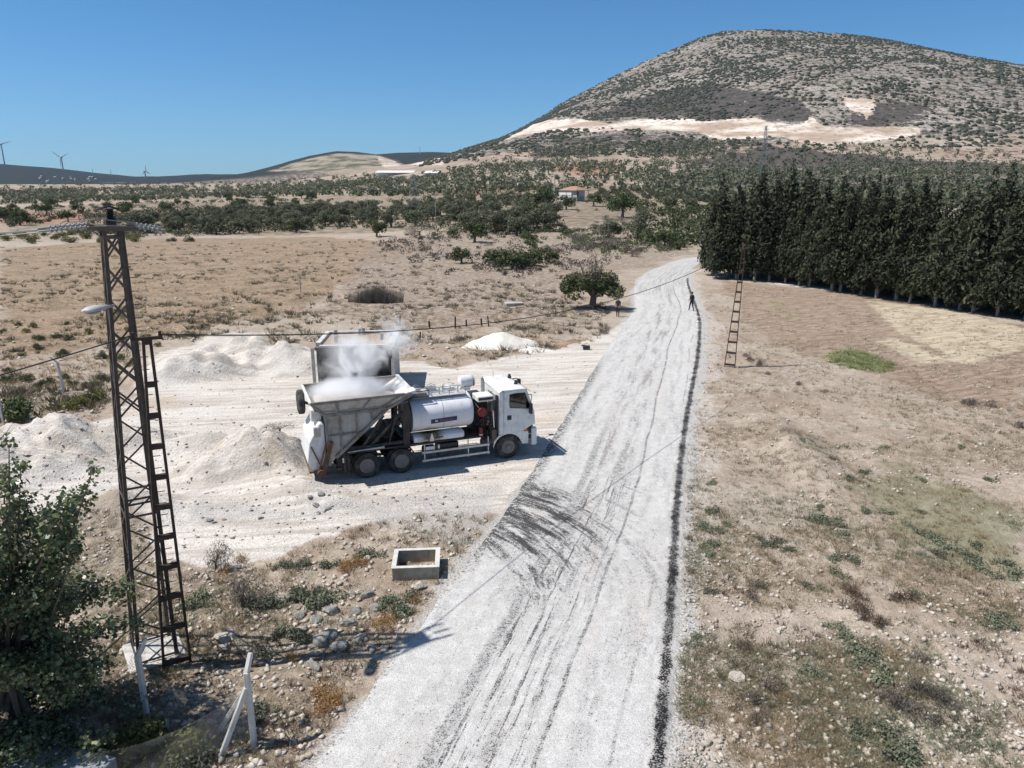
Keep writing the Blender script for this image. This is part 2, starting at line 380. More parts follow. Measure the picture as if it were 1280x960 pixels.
# dense dark shrub belts
for P, k in [([(735,150),(780,128),(850,108),(900,104),(960,118),(1005,126),(1018,150),(960,150),(940,145),(880,150),(850,145),(800,147)], .95), ([(1085,130),(1120,125),(1165,135),(1150,152),(1110,157),(1050,156),(1060,147)], .8), ([(700,135),(760,130),(800,120),(800,137),(740,148)], .4), ([(690,175),(760,168),(870,170),(900,178),(960,176),(1000,182),(1010,200),(900,198),(800,190),(700,190)], .55), ([(860,200),(960,185),(1290,205),(1290,262),(1000,258),(880,255),(840,240)], .7), ([(1190,85),(1290,95),(1290,150),(1240,120)], .35)]:
    zone('scrub', k*pm(X, Y, P, 8, 14, 8))
t_ = (Y-830)/(MY-830)
zone('mount', sst(t_, .06, .16)*sst(X, -200, -60)*(Y < 2600))
zone('far', sst(Y, 1500, 1900)*(1-G_['mount']))
far_dark = (Y > 1900)*sst(Y, 2500, 2800)
zone('scrub', .8*far_dark)
zone('scrub', .65*((Y > 1400) & (Y < 2600) & (X < -60))*(1-pm(X, Y, [(335,214),(380,200),(425,192),(470,194),(500,204),(540,208),(480,212),(420,216)], 15, 20, 4)))
# groves' floor
zone('scrub', .35*sst(Y, 190, 300)*(1-sst(Y, 900, 1200))*(fbm(X, Y, 90, 3, 77) > -.05))
zone('green2', pm(X, Y, [(1060,600),(1150,590),(1290,640),(1290,740),(1150,700)], 1.0, 1.5, 12)*.6 + pm(X, Y, [(990,480),(1290,540),(1290,720),(1050,640)], 2, 1.5, 13)*.35)
zone('grey', pm(X, Y, [(385,625),(640,600),(600,690),(500,680),(430,650),(350,650),(215,655),(225,620)], 1, .7, 14)*.7 + pm(X, Y, [(540,650),(610,650),(480,860),(380,960),(330,960),(450,800)], .3, .3, 15)*.0)
_dr = X-xr(Y); _dl = xl(Y)-X; _on = (Y > -25) & (Y < 104)
zone('shoulder', _on*np.where(X > xr(Y)-.5, 1-sst(_dr+.35*fbm(X, Y, 1.4, 3, 61), .3, 1.15), 0)*(X > xr(Y)-.5))
zone('shoulder', _on*.62*np.where(_dl > -.5, 1-sst(_dl+.6*fbm(X, Y, 1.8, 3, 62), .0, .9), 0))
zone('vergedust', _on*np.where(_dr > 0, 1-sst(_dr+1.2*fbm(X, Y, 3, 3, 63), .8, 2.6), 0)*.8)
zone('path', band(X, Y, [(900,482),(950,486),(1020,500),(1100,512),(1290,560)], .35, .6)*.8)
zone('litter', pm(X, Y, [(0,640),(160,640),(330,740),(420,800),(420,900),(380,960),(0,960)], 1, .7, 16)*.8)
me = mesh_np('ground', np.stack([gx, gy, gz], 1), q[:, ::-1], None, True)
for k_, v_ in G_.items(): fattr(me, k_, v_)
n = NT('soil'); P = n.coord('Object'); a = n.attr
big = n.noise(P, .045, 4); mid = n.noise(P, .35, 4, .6); fine = n.noise(P, 3.2, 4, .65); gr = n.noise(P, 16, 3, .7)
soil = n.mix(n.ss(mid, .35, .68), (.34, .27, .21), (.49, .415, .34))
soil = n.mix(n.ss(fine, .40, .70), n.mix(.42, soil, (.17, .13, .095)), soil)
soil = n.mix(n.ss(big, .42, .62, 0, .45), soil, (.43, .385, .32))
soil = n.mix(n.ss(gr, .30, .42, .35, 0), soil, (.12, .10, .075))
# small pale stones
st = n.vor(P, 5.5, 0); stm = n.math('MULTIPLY', n.ss(st, .10, .2, 1, 0), n.ss(n.noise(P, .8, 2), .45, .6))
st2 = n.ss(n.vor(P, 13, 0), .12, .26, .75, 0)
soil = n.mix(n.math('MULTIPLY', st2, n.ss(n.noise(P, 1.5, 2), .42, .58)), soil, (.50, .45, .38))
soil = n.mix(stm, soil, (.55, .50, .43))
# low dried weeds
wd_ = n.noise(P, 2.1, 5, .7); soil = n.mix(n.math('MULTIPLY', n.ss(wd_, .54, .64), n.ss(mid, .4, .6, .15, .75)), soil, (.20, .175, .115))
NS = [n.math('SUBTRACT', n.noise(P, .3, 4, .65), .5), n.math('SUBTRACT', n.noise(P, 1.1, 4, .65), .5)]
def edgy(name, w=.5, s=1.2, lo=.35, hi=.65):
    return n.ss(n.math('ADD', a(name), n.math('MULTIPLY', NS[0] if s < .5 else NS[1], w)), lo, hi)
c = n.mix(edgy('dry', .5, .3), soil, n.mix(n.ss(mid, .42, .62, 0, .55), n.mix(n.ss(fine, .35, .65), (.215, .155, .105), (.37, .285, .20)), (.17, .13, .09)))
c = n.mix(n.math('MULTIPLY', edgy('slope', .6, .3), .75), c, n.mix(n.ss(n.noise(P, 1.4, 4, .7), .40, .62), (.17, .135, .105), (.36, .295, .235)))
c = n.mix(n.math('MULTIPLY', edgy('plain', 1.2, .3, .3, .8), .7), c, n.mix(n.ss(mid, .40, .60), (.10, .10, .062), (.29, .22, .16)))
c = n.mix(n.math('MULTIPLY', edgy('field', .6, .5), .75), c, n.mix(n.ss(n.noise(n.mapping(P, (.5, 2.2, 1), rot=(0, 0, -.35)), 1.1, 5, .7), .36, .66), (.16, .11, .08), (.36, .27, .20)))
rw = n.noise(n.mapping(P, (.35, 2.6, 1), rot=(0, 0, -.35)), 1.0, 3)
c = n.mix(n.math('MULTIPLY', edgy('straw', 1.1, .6, .3, .9), .75), c, n.mix(n.ss(rw, .4, .6), (.40, .335, .24), (.56, .49, .37)))
c = n.mix(n.math('MULTIPLY', edgy('green2', .9, .9, .3, .8), .6), c, (.17, .18, .10))
c = n.mix(n.math('MULTIPLY', edgy('green', 1.3, .9, .4, .9), .6), c, n.mix(n.ss(fine, .4, .6), (.16, .20, .06), (.27, .31, .11)))
c = n.mix(n.math('MULTIPLY', edgy('red', .5, .05), .8), c, n.mix(n.ss(mid, .4, .6), (.27, .14, .09), (.36, .22, .15)))
c = n.mix(n.math('MULTIPLY', edgy('litter', .8, 1.5), .6), c, n.mix(n.ss(n.noise(P, 4, 4, .7), .4, .62), (.10, .08, .055), (.34, .28, .21)))
c = n.mix(n.math('MULTIPLY', edgy('path', .4, 1.5), .8), c, (.36, .29, .23))
c = n.mix(n.math('MULTIPLY', edgy('vergedust', .7, 1.5), .7), c, n.mix(n.ss(fine, .35, .6), (.36, .31, .265), (.50, .455, .41)))
# white crushed limestone
trk = n.noise(n.mapping(P, (.13, 1.5, .5), rot=(0, 0, -.12)), .9, 5, .7, 1.3)
trk2 = n.noise(n.mapping(P, (.22, 1.7, .5), rot=(0, 0, -.65)), .8, 4, .7, 2.0)
gw = n.mix(n.ss(trk, .38, .60), (.44, .39, .335), (.68, .63, .57))
gw = n.mix(n.ss(trk2, .50, .66, 0, .6), gw, (.42, .385, .345))
gw = n.mix(n.ss(mid, .5, .68, 0, .7), gw, (.66, .625, .575))
gw = n.mix(n.ss(gr, .34, .62, .45, 0), gw, (.30, .285, .265))
gw = n.mix(n.ss(n.noise(P, .22, 4), .56, .70, 0, .5), gw, (.45, .36, .26))
c = n.mix(n.math('MULTIPLY', edgy('shoulder', .5, 1.5), .9), c, n.mix(n.ss(gr, .36, .58), (.22, .215, .205), (.52, .505, .48)))
c = n.mix(edgy('gravel', .95, .7, .40, .62), c, gw)
c = n.mix(n.math('MULTIPLY', edgy('grey', .9, 1.0, .35, .8), .8), c, n.mix(n.ss(gr, .38, .6), (.27, .255, .24), (.47, .45, .425)))
c = n.mix(n.ss(n.math('ADD', a('scrub'), n.math('MULTIPLY', NS[0], 1.1)), .42, .60, 0, .8), c, (.085, .09, .055))
hgt = n.math('ADD', n.noise(P, 7, 4, .7), n.math('MULTIPLY', n.ss(st, .05, .25, 1, 0), .35))
me.materials.append(n.pbr(c, .95, spec=.15, nrm=n.bump(hgt, .85, .10)))
n = NT('hillside'); P = n.coord('Object'); a = n.attr
F1 = n.noise(P, .11, 4, .62); F2 = n.noise(P, .018, 3, .6); F3 = n.noise(n.mapping(P, (.012, .012, .06)), 1, 3, .6)
F0 = n.math('SUBTRACT', F1, .5)
c = n.mix(n.ss(F2, .4, .6), (.30, .24, .185), (.37, .31, .25)); c = n.mix(n.ss(F1, .5, .6, 0, .6), c, (.15, .13, .09))
c = n.mix(n.math('MULTIPLY', n.ss(n.math('ADD', a('red'), n.math('MULTIPLY', F0, .5)), .35, .65), .8), c, (.33, .19, .13))
rockc = n.mix(n.ss(F3, .35, .65), (.25, .215, .185), (.37, .33, .295)); rockc = n.mix(n.ss(F2, .4, .6, 0, .5), rockc, (.25, .195, .16))
shrub = (.055, .058, .04)
mcol = n.mix(n.ss(n.noise(P, .09, 3, .7), .49, .56), rockc, shrub)
mcol = n.mix(n.ss(n.noise(P, .3, 2, .6), .54, .60), mcol, (.08, .078, .055)); mcol = n.mix(n.ss(n.noise(P, .45, 2, .7), .56, .64, 0, .5), mcol, (.5, .45, .40))
c = n.mix(n.ss(n.math('ADD', a('mount'), n.math('MULTIPLY', F0, .6)), .35, .65), c, mcol)
c = n.mix(n.ss(a('far'), .3, .7), c, n.mix(n.ss(F2, .42, .6), (.30, .255, .20), (.10, .10, .065)))
c = n.mix(n.ss(n.math('ADD', a('scrub'), n.math('MULTIPLY', F0, 2.6)), .42, .70, 0, .9), c, n.mix(n.ss(F1, .4, .6), (.036, .033, .031), (.085, .074, .066)))
c = n.mix(n.ss(n.math('ADD', a('rock'), n.math('MULTIPLY', F0, 1.5)), .40, .62), c, n.mix(n.ss(F1, .5, .62, 0, .75), n.mix(n.ss(F3, .38, .62), (.38, .29, .22), (.68, .61, .53)), (.28, .215, .165)))
c = n.mix(n.math('MULTIPLY', n.math('MULTIPLY', n.ss(a('far'), .5, .9), n.ss(a('scrub'), .3, .6)), n.ss(F1, .25, .55, .98, .85)), c, (.012, .020, .022))
me.materials.append(n.pbr(c, .95, spec=.1, nrm=n.bump(F1, .6, 4.0)))
cy = gy[q].mean(1); me.polygons.foreach_set('material_index', ((cy > 480) | (np.abs(gx[q].mean(1)) > 900) | (cy < -300)).astype(np.int32))
ground = tag(link('ground', me), kind='structure')
# small cap below the camera
# ------------------------------------------------------------------ road, tar strip, shoulder
def strip(name, fl, fr, y0, y1, dy, nc, lift, mat, uoff=0, ref=None):
    ys = np.arange(y0, y1, dy); a = fl(ys); b = fr(ys); u = np.linspace(0, 1, nc)
    Xs = a[:, None]+(b-a)[:, None]*u; Ys = np.repeat(ys[:, None], nc, 1)
    Zs = H(Xs.ravel(), Ys.ravel()).reshape(Xs.shape)+lift
    Zs[:, 0] -= .05*(name == 'road'); Zs[:, -1] -= .055
    i = np.arange(Xs.size).reshape(Xs.shape)
    fc = np.stack([i[:-1, :-1].ravel(), i[:-1, 1:].ravel(), i[1:, 1:].ravel(), i[1:, :-1].ravel()], 1)
    m = mesh_np(name, np.stack([Xs.ravel(), Ys.ravel(), Zs.ravel()], 1), fc, mat, True)
    U = (Xs-((ref or xl)(ys)[:, None])).ravel()+uoff; V = Ys.ravel(); li = fc.ravel()
    uvl = m.uv_layers.new(name='UVMap'); uvl.data.foreach_set('uv', np.stack([U[li], V[li]], 1).astype(np.float32).ravel())
    return tag(link(name, m), kind='structure')
n = NT('chip_seal'); uv = n.uv(); u, v, _ = n.sep(uv); P = n.coord('Object')
g1 = n.noise(P, 26, 2, .8); g2 = n.noise(P, 9, 4, .75); g3 = n.noise(P, 3, 3, .6)
wob = n.math('MULTIPLY', n.math('SUBTRACT', n.noise(n.comb(.5, v), .12, 3), .5), .5)
wf = n.math('MULTIPLY', n.math('SUBTRACT', n.noise(n.comb(u, v), 1.2, 3, .7), .5), .14)
uu = n.math('ADD', n.math('ADD', u, wob), wf)
def line(c0, w, soft):
    d = n.math('ABSOLUTE', n.math('SUBTRACT', uu, c0)); return n.ss(d, w, w+soft, 1, 0)
def rng(x, a0, a1, s): return n.math('MULTIPLY', n.ss(x, a0-s, a0+s), n.ss(x, a1-s, a1+s, 1, 0))
def mul(*xs):
    r = xs[0]
    for x in xs[1:]: r = n.math('MULTIPLY', r, x)
    return r
def mx(*xs):
    r = xs[0]
    for x in xs[1:]: r = n.math('MAXIMUM', r, x)
    return r
base = n.mix(n.ss(g2, .3, .7), (.46, .45, .432), (.63, .62, .597))
base = n.mix(n.ss(g3, .4, .65, 0, .4), base, (.74, .73, .705))
base = n.mix(n.ss(n.noise(n.comb(n.math('MULTIPLY', u, .9), n.math('MULTIPLY', v, .10)), 1.3, 3), .52, .68, 0, .35), base, (.56, .49, .44))
base = n.mix(n.ss(g1, .42, .54, .46, 0), base, (.16, .16, .16))
streak = n.noise(n.comb(n.math('MULTIPLY', uu, 5.5), n.math('MULTIPLY', v, .14)), 1.0, 4, .65)
streak2 = n.noise(n.comb(n.math('MULTIPLY', uu, 13.), n.math('MULTIPLY', v, .5)), 1.0, 3, .7)
sp = n.ss(g1, .40, .56, .72, 1.1)
lane = rng(uu, 2.45, 4.35, .22)
tr = mul(lane, n.ss(streak, .45, .62), n.ss(streak2, .36, .58, .25, 1), n.ss(v, 25.5, 30, 1, .35), 1.0)
lineA = mul(mx(line(4.55, .03, .06), mul(line(4.5, .08, .15), .4)), n.ss(n.noise(n.comb(0., v), .9, 3), .35, .55, .6, 1), .75)
lineB = mul(line(2.35, .06, .28), n.ss(v, 30, 40, 1, .35), .6)
lineC = mul(line(6.1, .02, .07), n.ss(n.noise(n.comb(1., v), .25, 3), .42, .55), .6)
# tar left bare where the lorry turned in
a1 = n.noise(n.mapping(P, (.35, 2.6, 1), rot=(0, 0, 1.1)), 1.0, 5, .72, 1.2)
blob = n.math('ADD', n.noise(P, .55, 4, .6), n.math('MULTIPLY', n.math('SUBTRACT', a1, .5), 1.15))
zone1 = mul(rng(v, 20.0, 29.5, 2.6), n.ss(uu, 2.0, 3.1, 1, .25), n.ss(uu, 3.6, 5.0, 1, 0))
px_, py_, _ = n.sep(P); rx = n.math('SUBTRACT', px_, -4.4); ry = n.math('SUBTRACT', py_, 19.0)
rr_ = n.math('SQRT', n.math('ADD', n.math('MULTIPLY', rx, rx), n.math('MULTIPLY', ry, ry))); ang_ = n.math('ARCTAN2', ry, rx)
pol = n.noise(n.comb(n.math('MULTIPLY', rr_, 1.5), n.math('MULTIPLY', ang_, 1.1)), 1.0, 5, .72, .3)
pol2 = n.noise(n.comb(n.math('MULTIPLY', rr_, 2.6), n.math('MULTIPLY', ang_, 1.2)), 1.0, 4, .6)
sweep = rng(n.math('ADD', rr_, n.math('MULTIPLY', n.math('SUBTRACT', n.noise(P, .5, 3), .5), 1.6)), 4.4, 9.8, 1.7)
tar = mul(sweep, rng(v, 18.5, 31.0, 4.5), n.ss(n.math('ADD', n.math('MULTIPLY', pol, .8), n.math('MULTIPLY', n.noise(P, .7, 3), .25)), .35, .59), n.ss(pol2, .36, .60, .4, 1.15), n.ss(blob, .34, .54, .55, 1.1), n.ss(uu, 2.2, 4.8, 1.45, .7))
edgeL = mul(n.ss(u, .15, .9, 1, 0), rng(v, 20, 48, 3), n.ss(g2, .36, .54))
edgeN = mul(n.ss(u, .05, .4, 1, 0), n.ss(g2, .45, .6), .6)
arcs = n.noise(n.mapping(P, (.35, 6.5, 1), rot=(0, 0, .72)), .6, 4, .6, .5)
arc = mul(rng(v, 20.0, 27, 1.5), rng(uu, 2.3, 5.2, .6), n.ss(pol2, .48, .64), n.ss(pol, .42, .6, .5, 1), 1.0)
midz = mul(rng(uu, 2.3, 4.7, .3), rng(v, 22, 60, 4), n.ss(n.noise(n.comb(n.math('MULTIPLY', u, 1.3), n.math('MULTIPLY', v, .35)), 1.4, 4, .7), .52, .68), .35)
leftg = mul(rng(uu, .2, 2.4, .3), rng(v, 29, 66, 3), n.ss(n.noise(n.comb(n.math('MULTIPLY', u, 1.8), n.math('MULTIPLY', v, .3)), 1.2, 4, .7), .47, .66), .55)
spots = mul(rng(uu, 5.2, 5.9, .15), rng(v, 18.5, 24, 1), n.ss(g3, .45, .6), .45)
spots2 = mul(n.ss(uu, 6.3, 6.8), n.ss(n.noise(n.comb(u, n.math('MULTIPLY', v, .7)), .8, 4, .7), .52, .66), .5)
botm = mul(rng(uu, 1.3, 2.2, .3), n.ss(v, 16, 20, 1, 0), n.ss(streak, .48, .62), .35)
brd = mul(n.ss(n.noise(n.comb(n.math('MULTIPLY', u, .8), n.math('MULTIPLY', v, .16)), 1.0, 4, .7), .46, .66), .42)
wob2 = n.math('ADD', uu, n.math('MULTIPLY', n.math('SUBTRACT', n.noise(n.comb(2.5, v), .07, 2), .5), .9))
def wline(c0, w, soft): return n.ss(n.math('ABSOLUTE', n.math('SUBTRACT', wob2, c0)), w, w+soft, 1, 0)
bands = mul(mx(wline(2.75, .22, .3), wline(3.75, .25, .35), mul(wline(5.35, .2, .35), .7), mul(wline(1.35, .2, .4), .6)), n.ss(n.noise(n.comb(n.math('MULTIPLY', u, 2.), n.math('MULTIPLY', v, .22)), 1.0, 4, .7), .38, .62), .62)
dk = mx(brd, bands, tr, lineA, lineB, lineC, tar, edgeL, edgeN, arc, midz, leftg, spots, spots2, botm)
dark = n.ss(n.math('ADD', dk, n.math('ADD', n.math('MULTIPLY', n.math('SUBTRACT', g1, .5), 3.6), n.math('MULTIPLY', n.math('SUBTRACT', g2, .5), 2.2))), .30, 1.15)
col = n.mix(n.math('MINIMUM', dark, .94), base, (.028, .028, .029))
far = n.ss(v, 78, 80); col = n.mix(n.math('MULTIPLY', far, .55), col, n.mix(n.ss(streak, .42, .6), (.30, .295, .285), (.5, .49, .47)))
M_ROAD = n.pbr(col, .95, spec=.08, nrm=n.bump(n.math('ADD', g1, g2), .8, .02))
road = strip('road', lambda y: xl(y)+.13*fbm(y, y*0+3, .9, 3, 71), lambda y: xr(y)+.03*fbm(y, y*0+9, .9, 3, 72), -29, YEND-1, .3, 30, .035, M_ROAD)
n = NT('bitumen_and_edge_shade'); P = n.coord('Object'); g1 = n.noise(P, 22, 3, .8); u, v, _ = n.sep(n.uv())
w1 = n.math('MULTIPLY', n.math('SUBTRACT', n.noise(P, 2.2, 4, .75), .5), .34); uu = n.math('ADD', n.math('ADD', u, w1), n.ss(v, 50, 68, 0, -.08))
md = n.math('MULTIPLY', n.ss(uu, -.16, .02), n.ss(uu, .12, .32, 1, 0)); md = n.ss(n.math('ADD', md, n.math('ADD', n.math('MULTIPLY', n.math('SUBTRACT', g1, .5), 4.2), n.math('MULTIPLY', n.math('SUBTRACT', n.noise(P, 1.3, 4, .7), .5), 2.0))), .42, .95)
gc = n.mix(n.ss(g1, .36, .60), (.20, .195, .185), (.55, .535, .505)); gc = n.mix(n.ss(n.noise(P, .8, 3), .45, .6, 0, .5), gc, (.62, .60, .57))
M_TAR = n.pbr(n.mix(md, gc, (.016, .016, .017)), .85, spec=.12, nrm=n.bump(g1, .8, .02))
strip('bitumen_shade_strip', lambda y: xr(y)-.22+.05*fbm(y, y*0+4, .7, 3, 73), lambda y: xr(y)+.36+.12*fbm(y, y*0+5, .8, 3, 74), -29, 93, .15, 6, .038, M_TAR, ref=xr)  # bare tar; the far stretch also paints the raised road edge's shade
# ------------------------------------------------------------------ foliage
def foliage(name, c1, c2, c3=None, sc=1.2, rough=.75, sub=.0):
    n = NT(name); P = n.coord('Object'); oi = n.n('ObjectInfo').outputs['Random']
    f = n.noise(P, sc, 3, .7); c = n.mix(n.ss(f, .35, .65), c1, c2)
    if c3: c = n.mix(n.ss(n.noise(P, sc*4, 2, .6), .55, .7), c, c3)
    h = n.n('HueSaturation'); n.set(h.inputs['Color'], c); n.set(h.inputs['Value'], n.ss(oi, 0, 1, .75, 1.25, True)); n.set(h.inputs['Hue'], n.ss(n.math('FRACT', n.math('MULTIPLY', oi, 7.3)), 0, 1, .492, .508, True))
    d = n.n('BsdfPrincipled'); n.set(d.inputs['Base Color'], h.outputs[0]); d.inputs['Roughness'].default_value = rough; d.inputs['Specular IOR Level'].default_value = .25
    t = n.n('BsdfTranslucent'); n.set(t.inputs[0], h.outputs[0]); mxs = n.n('MixShader'); mxs.inputs[0].default_value = .22
    n.t.links.new(d.outputs[0], mxs.inputs[1]); n.t.links.new(t.outputs[0], mxs.inputs[2]); n.t.links.new(mxs.outputs[0], n.out.inputs[0]); return n.m
M_OLIVE = foliage('olive_leaves', (.075,.085,.05), (.155,.16,.10), (.22,.22,.145), .8)
M_GREEN = foliage('green_leaves', (.045,.062,.028), (.09,.115,.045), (.14,.155,.075), .8)
M_CONE = foliage('conifer_needles', (.030,.036,.021), (.066,.074,.043), (.105,.11,.068), .9, .85)
M_NEAR = foliage('broad_leaves', (.07,.095,.042), (.16,.19,.095), (.36,.38,.27), 3.5, .35)
M_YEL = foliage('yellow_green_leaves', (.10,.11,.035), (.18,.18,.06), None, 1.5)
M_GREY = foliage('grey_twigs', (.12,.10,.085), (.20,.17,.145), (.28,.25,.21), 1.5)
M_RED = foliage('russet_dry_leaves', (.09,.06,.045), (.17,.115,.08), (.25,.18,.13), 3)
M_STRAW = foliage('straw', (.24,.18,.10), (.40,.31,.19), (.5,.41,.28), 2.0, .9)
M_WEED = foliage('weed_leaves', (.13,.15,.095), (.205,.215,.145), (.29,.29,.20), 4)
M_ORANGE = foliage('dry_orange_weed', (.26,.14,.05), (.42,.25,.10), (.5,.36,.18), 4)
n = NT('bark'); P = n.coord('Object'); M_BARK = n.pbr(n.mix(n.noise(n.mapping(P, (6,6,1.5)), 2, 4), (.07,.055,.04), (.2,.165,.13)), .95)
n = NT('pale_bark'); P = n.coord('Object'); M_PBARK = n.pbr(n.mix(n.noise(n.mapping(P, (6,6,1.5)), 2, 4), (.16,.14,.12), (.36,.33,.29)), .95)
def leaves(blobs, N, size, seed, asp=.5, up=0., shell=.55, droop=0.):
    g = np.random.default_rng(seed); B = np.asarray(blobs, float); w = (B[:, 3]*B[:, 4]*B[:, 5])**(2/3); w /= w.sum()
    k = g.choice(len(B), N, p=w); d = g.normal(size=(N, 3)); d /= np.linalg.norm(d, axis=1)[:, None]
    r = shell+(1-shell)*g.random(N)**.7; r = np.where(g.random(N) < .12, r*1.12, r)
    C = B[k, :3]+d*B[k, 3:6]*r[:, None]
    nrm = d*.7+g.normal(size=(N, 3))*.6+np.array([0, 0, .35]); nrm /= np.linalg.norm(nrm, axis=1)[:, None]
    t = g.normal(size=(N, 3))+np.array([0, 0, up*3-droop]); t -= nrm*(t*nrm).sum(1)[:, None]; t /= np.linalg.norm(t, axis=1)[:, None]
    b = np.cross(nrm, t); s = (size*(.6+.8*g.random(N)))[:, None]
    V = np.stack([C-t*s*.5, C+b*s*asp*.5+t*s*.05, C+t*s*.5, C-b*s*asp*.5+t*s*.05], 1).reshape(-1, 3)
    return V, np.arange(N*4).reshape(N, 4)
def crown_me(name, blobs, N, size, seed, mat, **k):
    V, Fc = leaves(blobs, N, size, seed, **k); return mesh_np(name, V, Fc, mat)
def blobs_round(g, n, Rx, Rz, z0, r0, flat=.75):
    out = []
    for i in range(n):
        a = g.uniform(0, 6.283); q = math.sqrt(g.random())*(Rx-r0*.6); z = z0+Rz*(1-(q/Rx)**2)*g.uniform(.05, .95); r = r0*g.uniform(.7, 1.2)
        out.append((q*math.cos(a), q*math.sin(a), z, r, r, r*flat))
    return out
def trunk_me(name, h, r, limbs, mat, g, lean=.15):
    mb = MB(); top = Vector((g.uniform(-lean, lean), g.uniform(-lean, lean), h))
    mb.tube([(0,0,-.3), (top.x*.3, top.y*.3, h*.5), top], [r*1.35, r, r*.8], 8)
    for (x, y, z, rr) in limbs:
        m = (Vector((x, y, z))+top)/2+Vector((0, 0, .15*h)); mb.tube([top*.9, m, (x, y, z)], [r*.6, r*.38, r*.12], 5)
    o = mb.build(name, mat, None, True); me = o.data; bpy.data.objects.remove(o); return me
PROTO = {}
def make_tree_proto(kind, i):
    g = random.Random(hash((kind, i)) & 0xffff if False else i*31+{'olive':1,'bush':2,'conifer':3,'grey':4,'yellow':5,'green':6}[kind]*977)
    if kind in ('olive', 'green'):
        b = blobs_round(g, 15, 2.3, 2.5, 1.2, .85); b += [(g.uniform(-.7, .7), g.uniform(-.7, .7), 2.1, 1.1, 1.1, .9)]
        cr = crown_me('crown', b, 1500, .34, g.randrange(9999), M_OLIVE if kind == 'olive' else M_GREEN)
        tr = trunk_me('trunk', 1.0, .2, [(x, y, z, 0) for x, y, z, *_ in b[:5]], M_BARK, g)
    elif kind in ('bush', 'grey', 'yellow'):
        b = blobs_round(g, 10, 1.5, 1.2, .25, .6, .8)
        cr = crown_me('foliage', b, 900 if kind != 'grey' else 1100, .22, g.randrange(9999), {'bush': M_GREEN, 'grey': M_GREY, 'yellow': M_YEL}[kind], up=.5 if kind == 'grey' else 0, asp=.5 if kind != 'grey' else .14)
        tr = trunk_me('stem', .5, .09, [(x, y, z, 0) for x, y, z, *_ in b[:5]], M_BARK, g)
    else:
        h = g.uniform(11.3, 13.6); b = []
        n_ = 34
        for k in range(n_):
            f = (k+.5)/n_; z = 1.8+f*(h-2.0); rad = 2.7*min(1, (1-f)**.66*1.12)*g.uniform(.7, 1.2)*(1 if f > .08 else .8)
            for q in range(3 if f < .75 else 1):
                a = g.uniform(0, 6.283); rr = max(.22, rad*.42); b.append((math.cos(a)*rad*.58, math.sin(a)*rad*.58, z+g.uniform(-.2, .2), rr, rr, rr*1.35))
            if k % 2 == 0: b.append((0, 0, z, max(.25, rad*.55), max(.25, rad*.55), rad*.6+.3))
        b += [(g.uniform(-.1, .1), 0, h-.1, .16, .16, .8)]
        cr = crown_me('crown', b, 5600, .50, g.randrange(9999), M_CONE, up=.55, asp=.42, shell=.5)
        tr = trunk_me('trunk', h*.75, .15, [], M_PBARK, g, .1)
    PROTO[(kind, i)] = (cr, tr)
NAMES = {'olive': ('olive_tree', 'trunk', 'crown'), 'green': ('round_tree', 'trunk', 'crown'), 'bush': ('bush', 'stem', 'foliage'), 'grey': ('dry_bush', 'stem', 'twigs'), 'yellow': ('bush', 'stem', 'foliage'), 'conifer': ('conifer_tree', 'trunk', 'crown')}
def plant(kind, x, y, s, label, cat, group=None, z=None, sz=None, trunk=True):
    i = rnd.randrange(5 if kind != 'conifer' else 6)
    if (kind, i) not in PROTO: make_tree_proto(kind, i)
    cr, tr = PROTO[(kind, i)]; nm = NAMES[kind]
    e = empty(nm[0], (x, y, h1(x, y) if z is None else z), rnd.uniform(0, 6.28)); e.scale = (s, s, sz or s)
    link(nm[2], cr, e)
    if trunk: link(nm[1], tr, e)
    return tag(e, label, cat, group)
def scatter(P, spacing, maxn, seed=1, jit=1.0, tries=None):
    g = np.random.default_rng(seed); x0, x1 = min(p[0] for p in P), max(p[0] for p in P); y0, y1 = min(p[1] for p in P), max(p[1] for p in P)
    M = tries or maxn*14; xs = g.uniform(x0, x1, M); ys = g.uniform(y0, y1, M); k = poly_in(xs, ys, P); h = hit(xs[k], ys[k]); out = []
    for p in h:
        if p[0] != p[0]: continue
        if all((p[0]-q[0])**2+(p[1]-q[1])**2 > spacing**2 for q in out): out.append((float(p[0]), float(p[1])))
        if len(out) >= maxn: break
    return out
# --- the dark conifer plantation on the right
_cfront = [flat(*p) for p in [(874,346),(975,353),(1090,372),(1290,402)]]
fx = np.array([p[0] for p in _cfront]); fy = np.array([p[1] for p in _cfront])
seg = np.concatenate([[0], np.cumsum(np.hypot(np.diff(fx), np.diff(fy)))])
ncon = 0
dirx, diry = (fx[-1]-fx[0]), (fy[-1]-fy[0]); L_ = math.hypot(dirx, diry); dirx /= L_; diry /= L_; nx_, ny_ = -diry*1.0, dirx
if ny_ < 0: nx_, ny_ = -nx_, -ny_
for row in range(4):
    s = -4.0+row*.9
    while s < seg[-1]+16:
        bx = float(np.interp(s, seg, fx)) if s <= seg[-1] else fx[-1]+dirx*(s-seg[-1]); by = float(np.interp(s, seg, fy)) if s <= seg[-1] else fy[-1]+diry*(s-seg[-1])
        bx += nx_*row*3.3+rnd.uniform(-.4, .4); by += ny_*row*3.3+rnd.uniform(-.4, .4)
        if bx - 2.3 > float(xr(min(by, YEND))) or by > YEND:
            lab = 'tall dark conifer in the front row of the plantation beside the field' if row == 0 else 'tall dark conifer standing in the rows behind the plantation front'
            plant('conifer', bx, by, rnd.uniform(.70, 1.06), lab, 'tree', 'front row of the conifer plantation' if row == 0 else 'back rows of the conifer plantation'); ncon += 1
        s += rnd.uniform(1.7, 2.7)
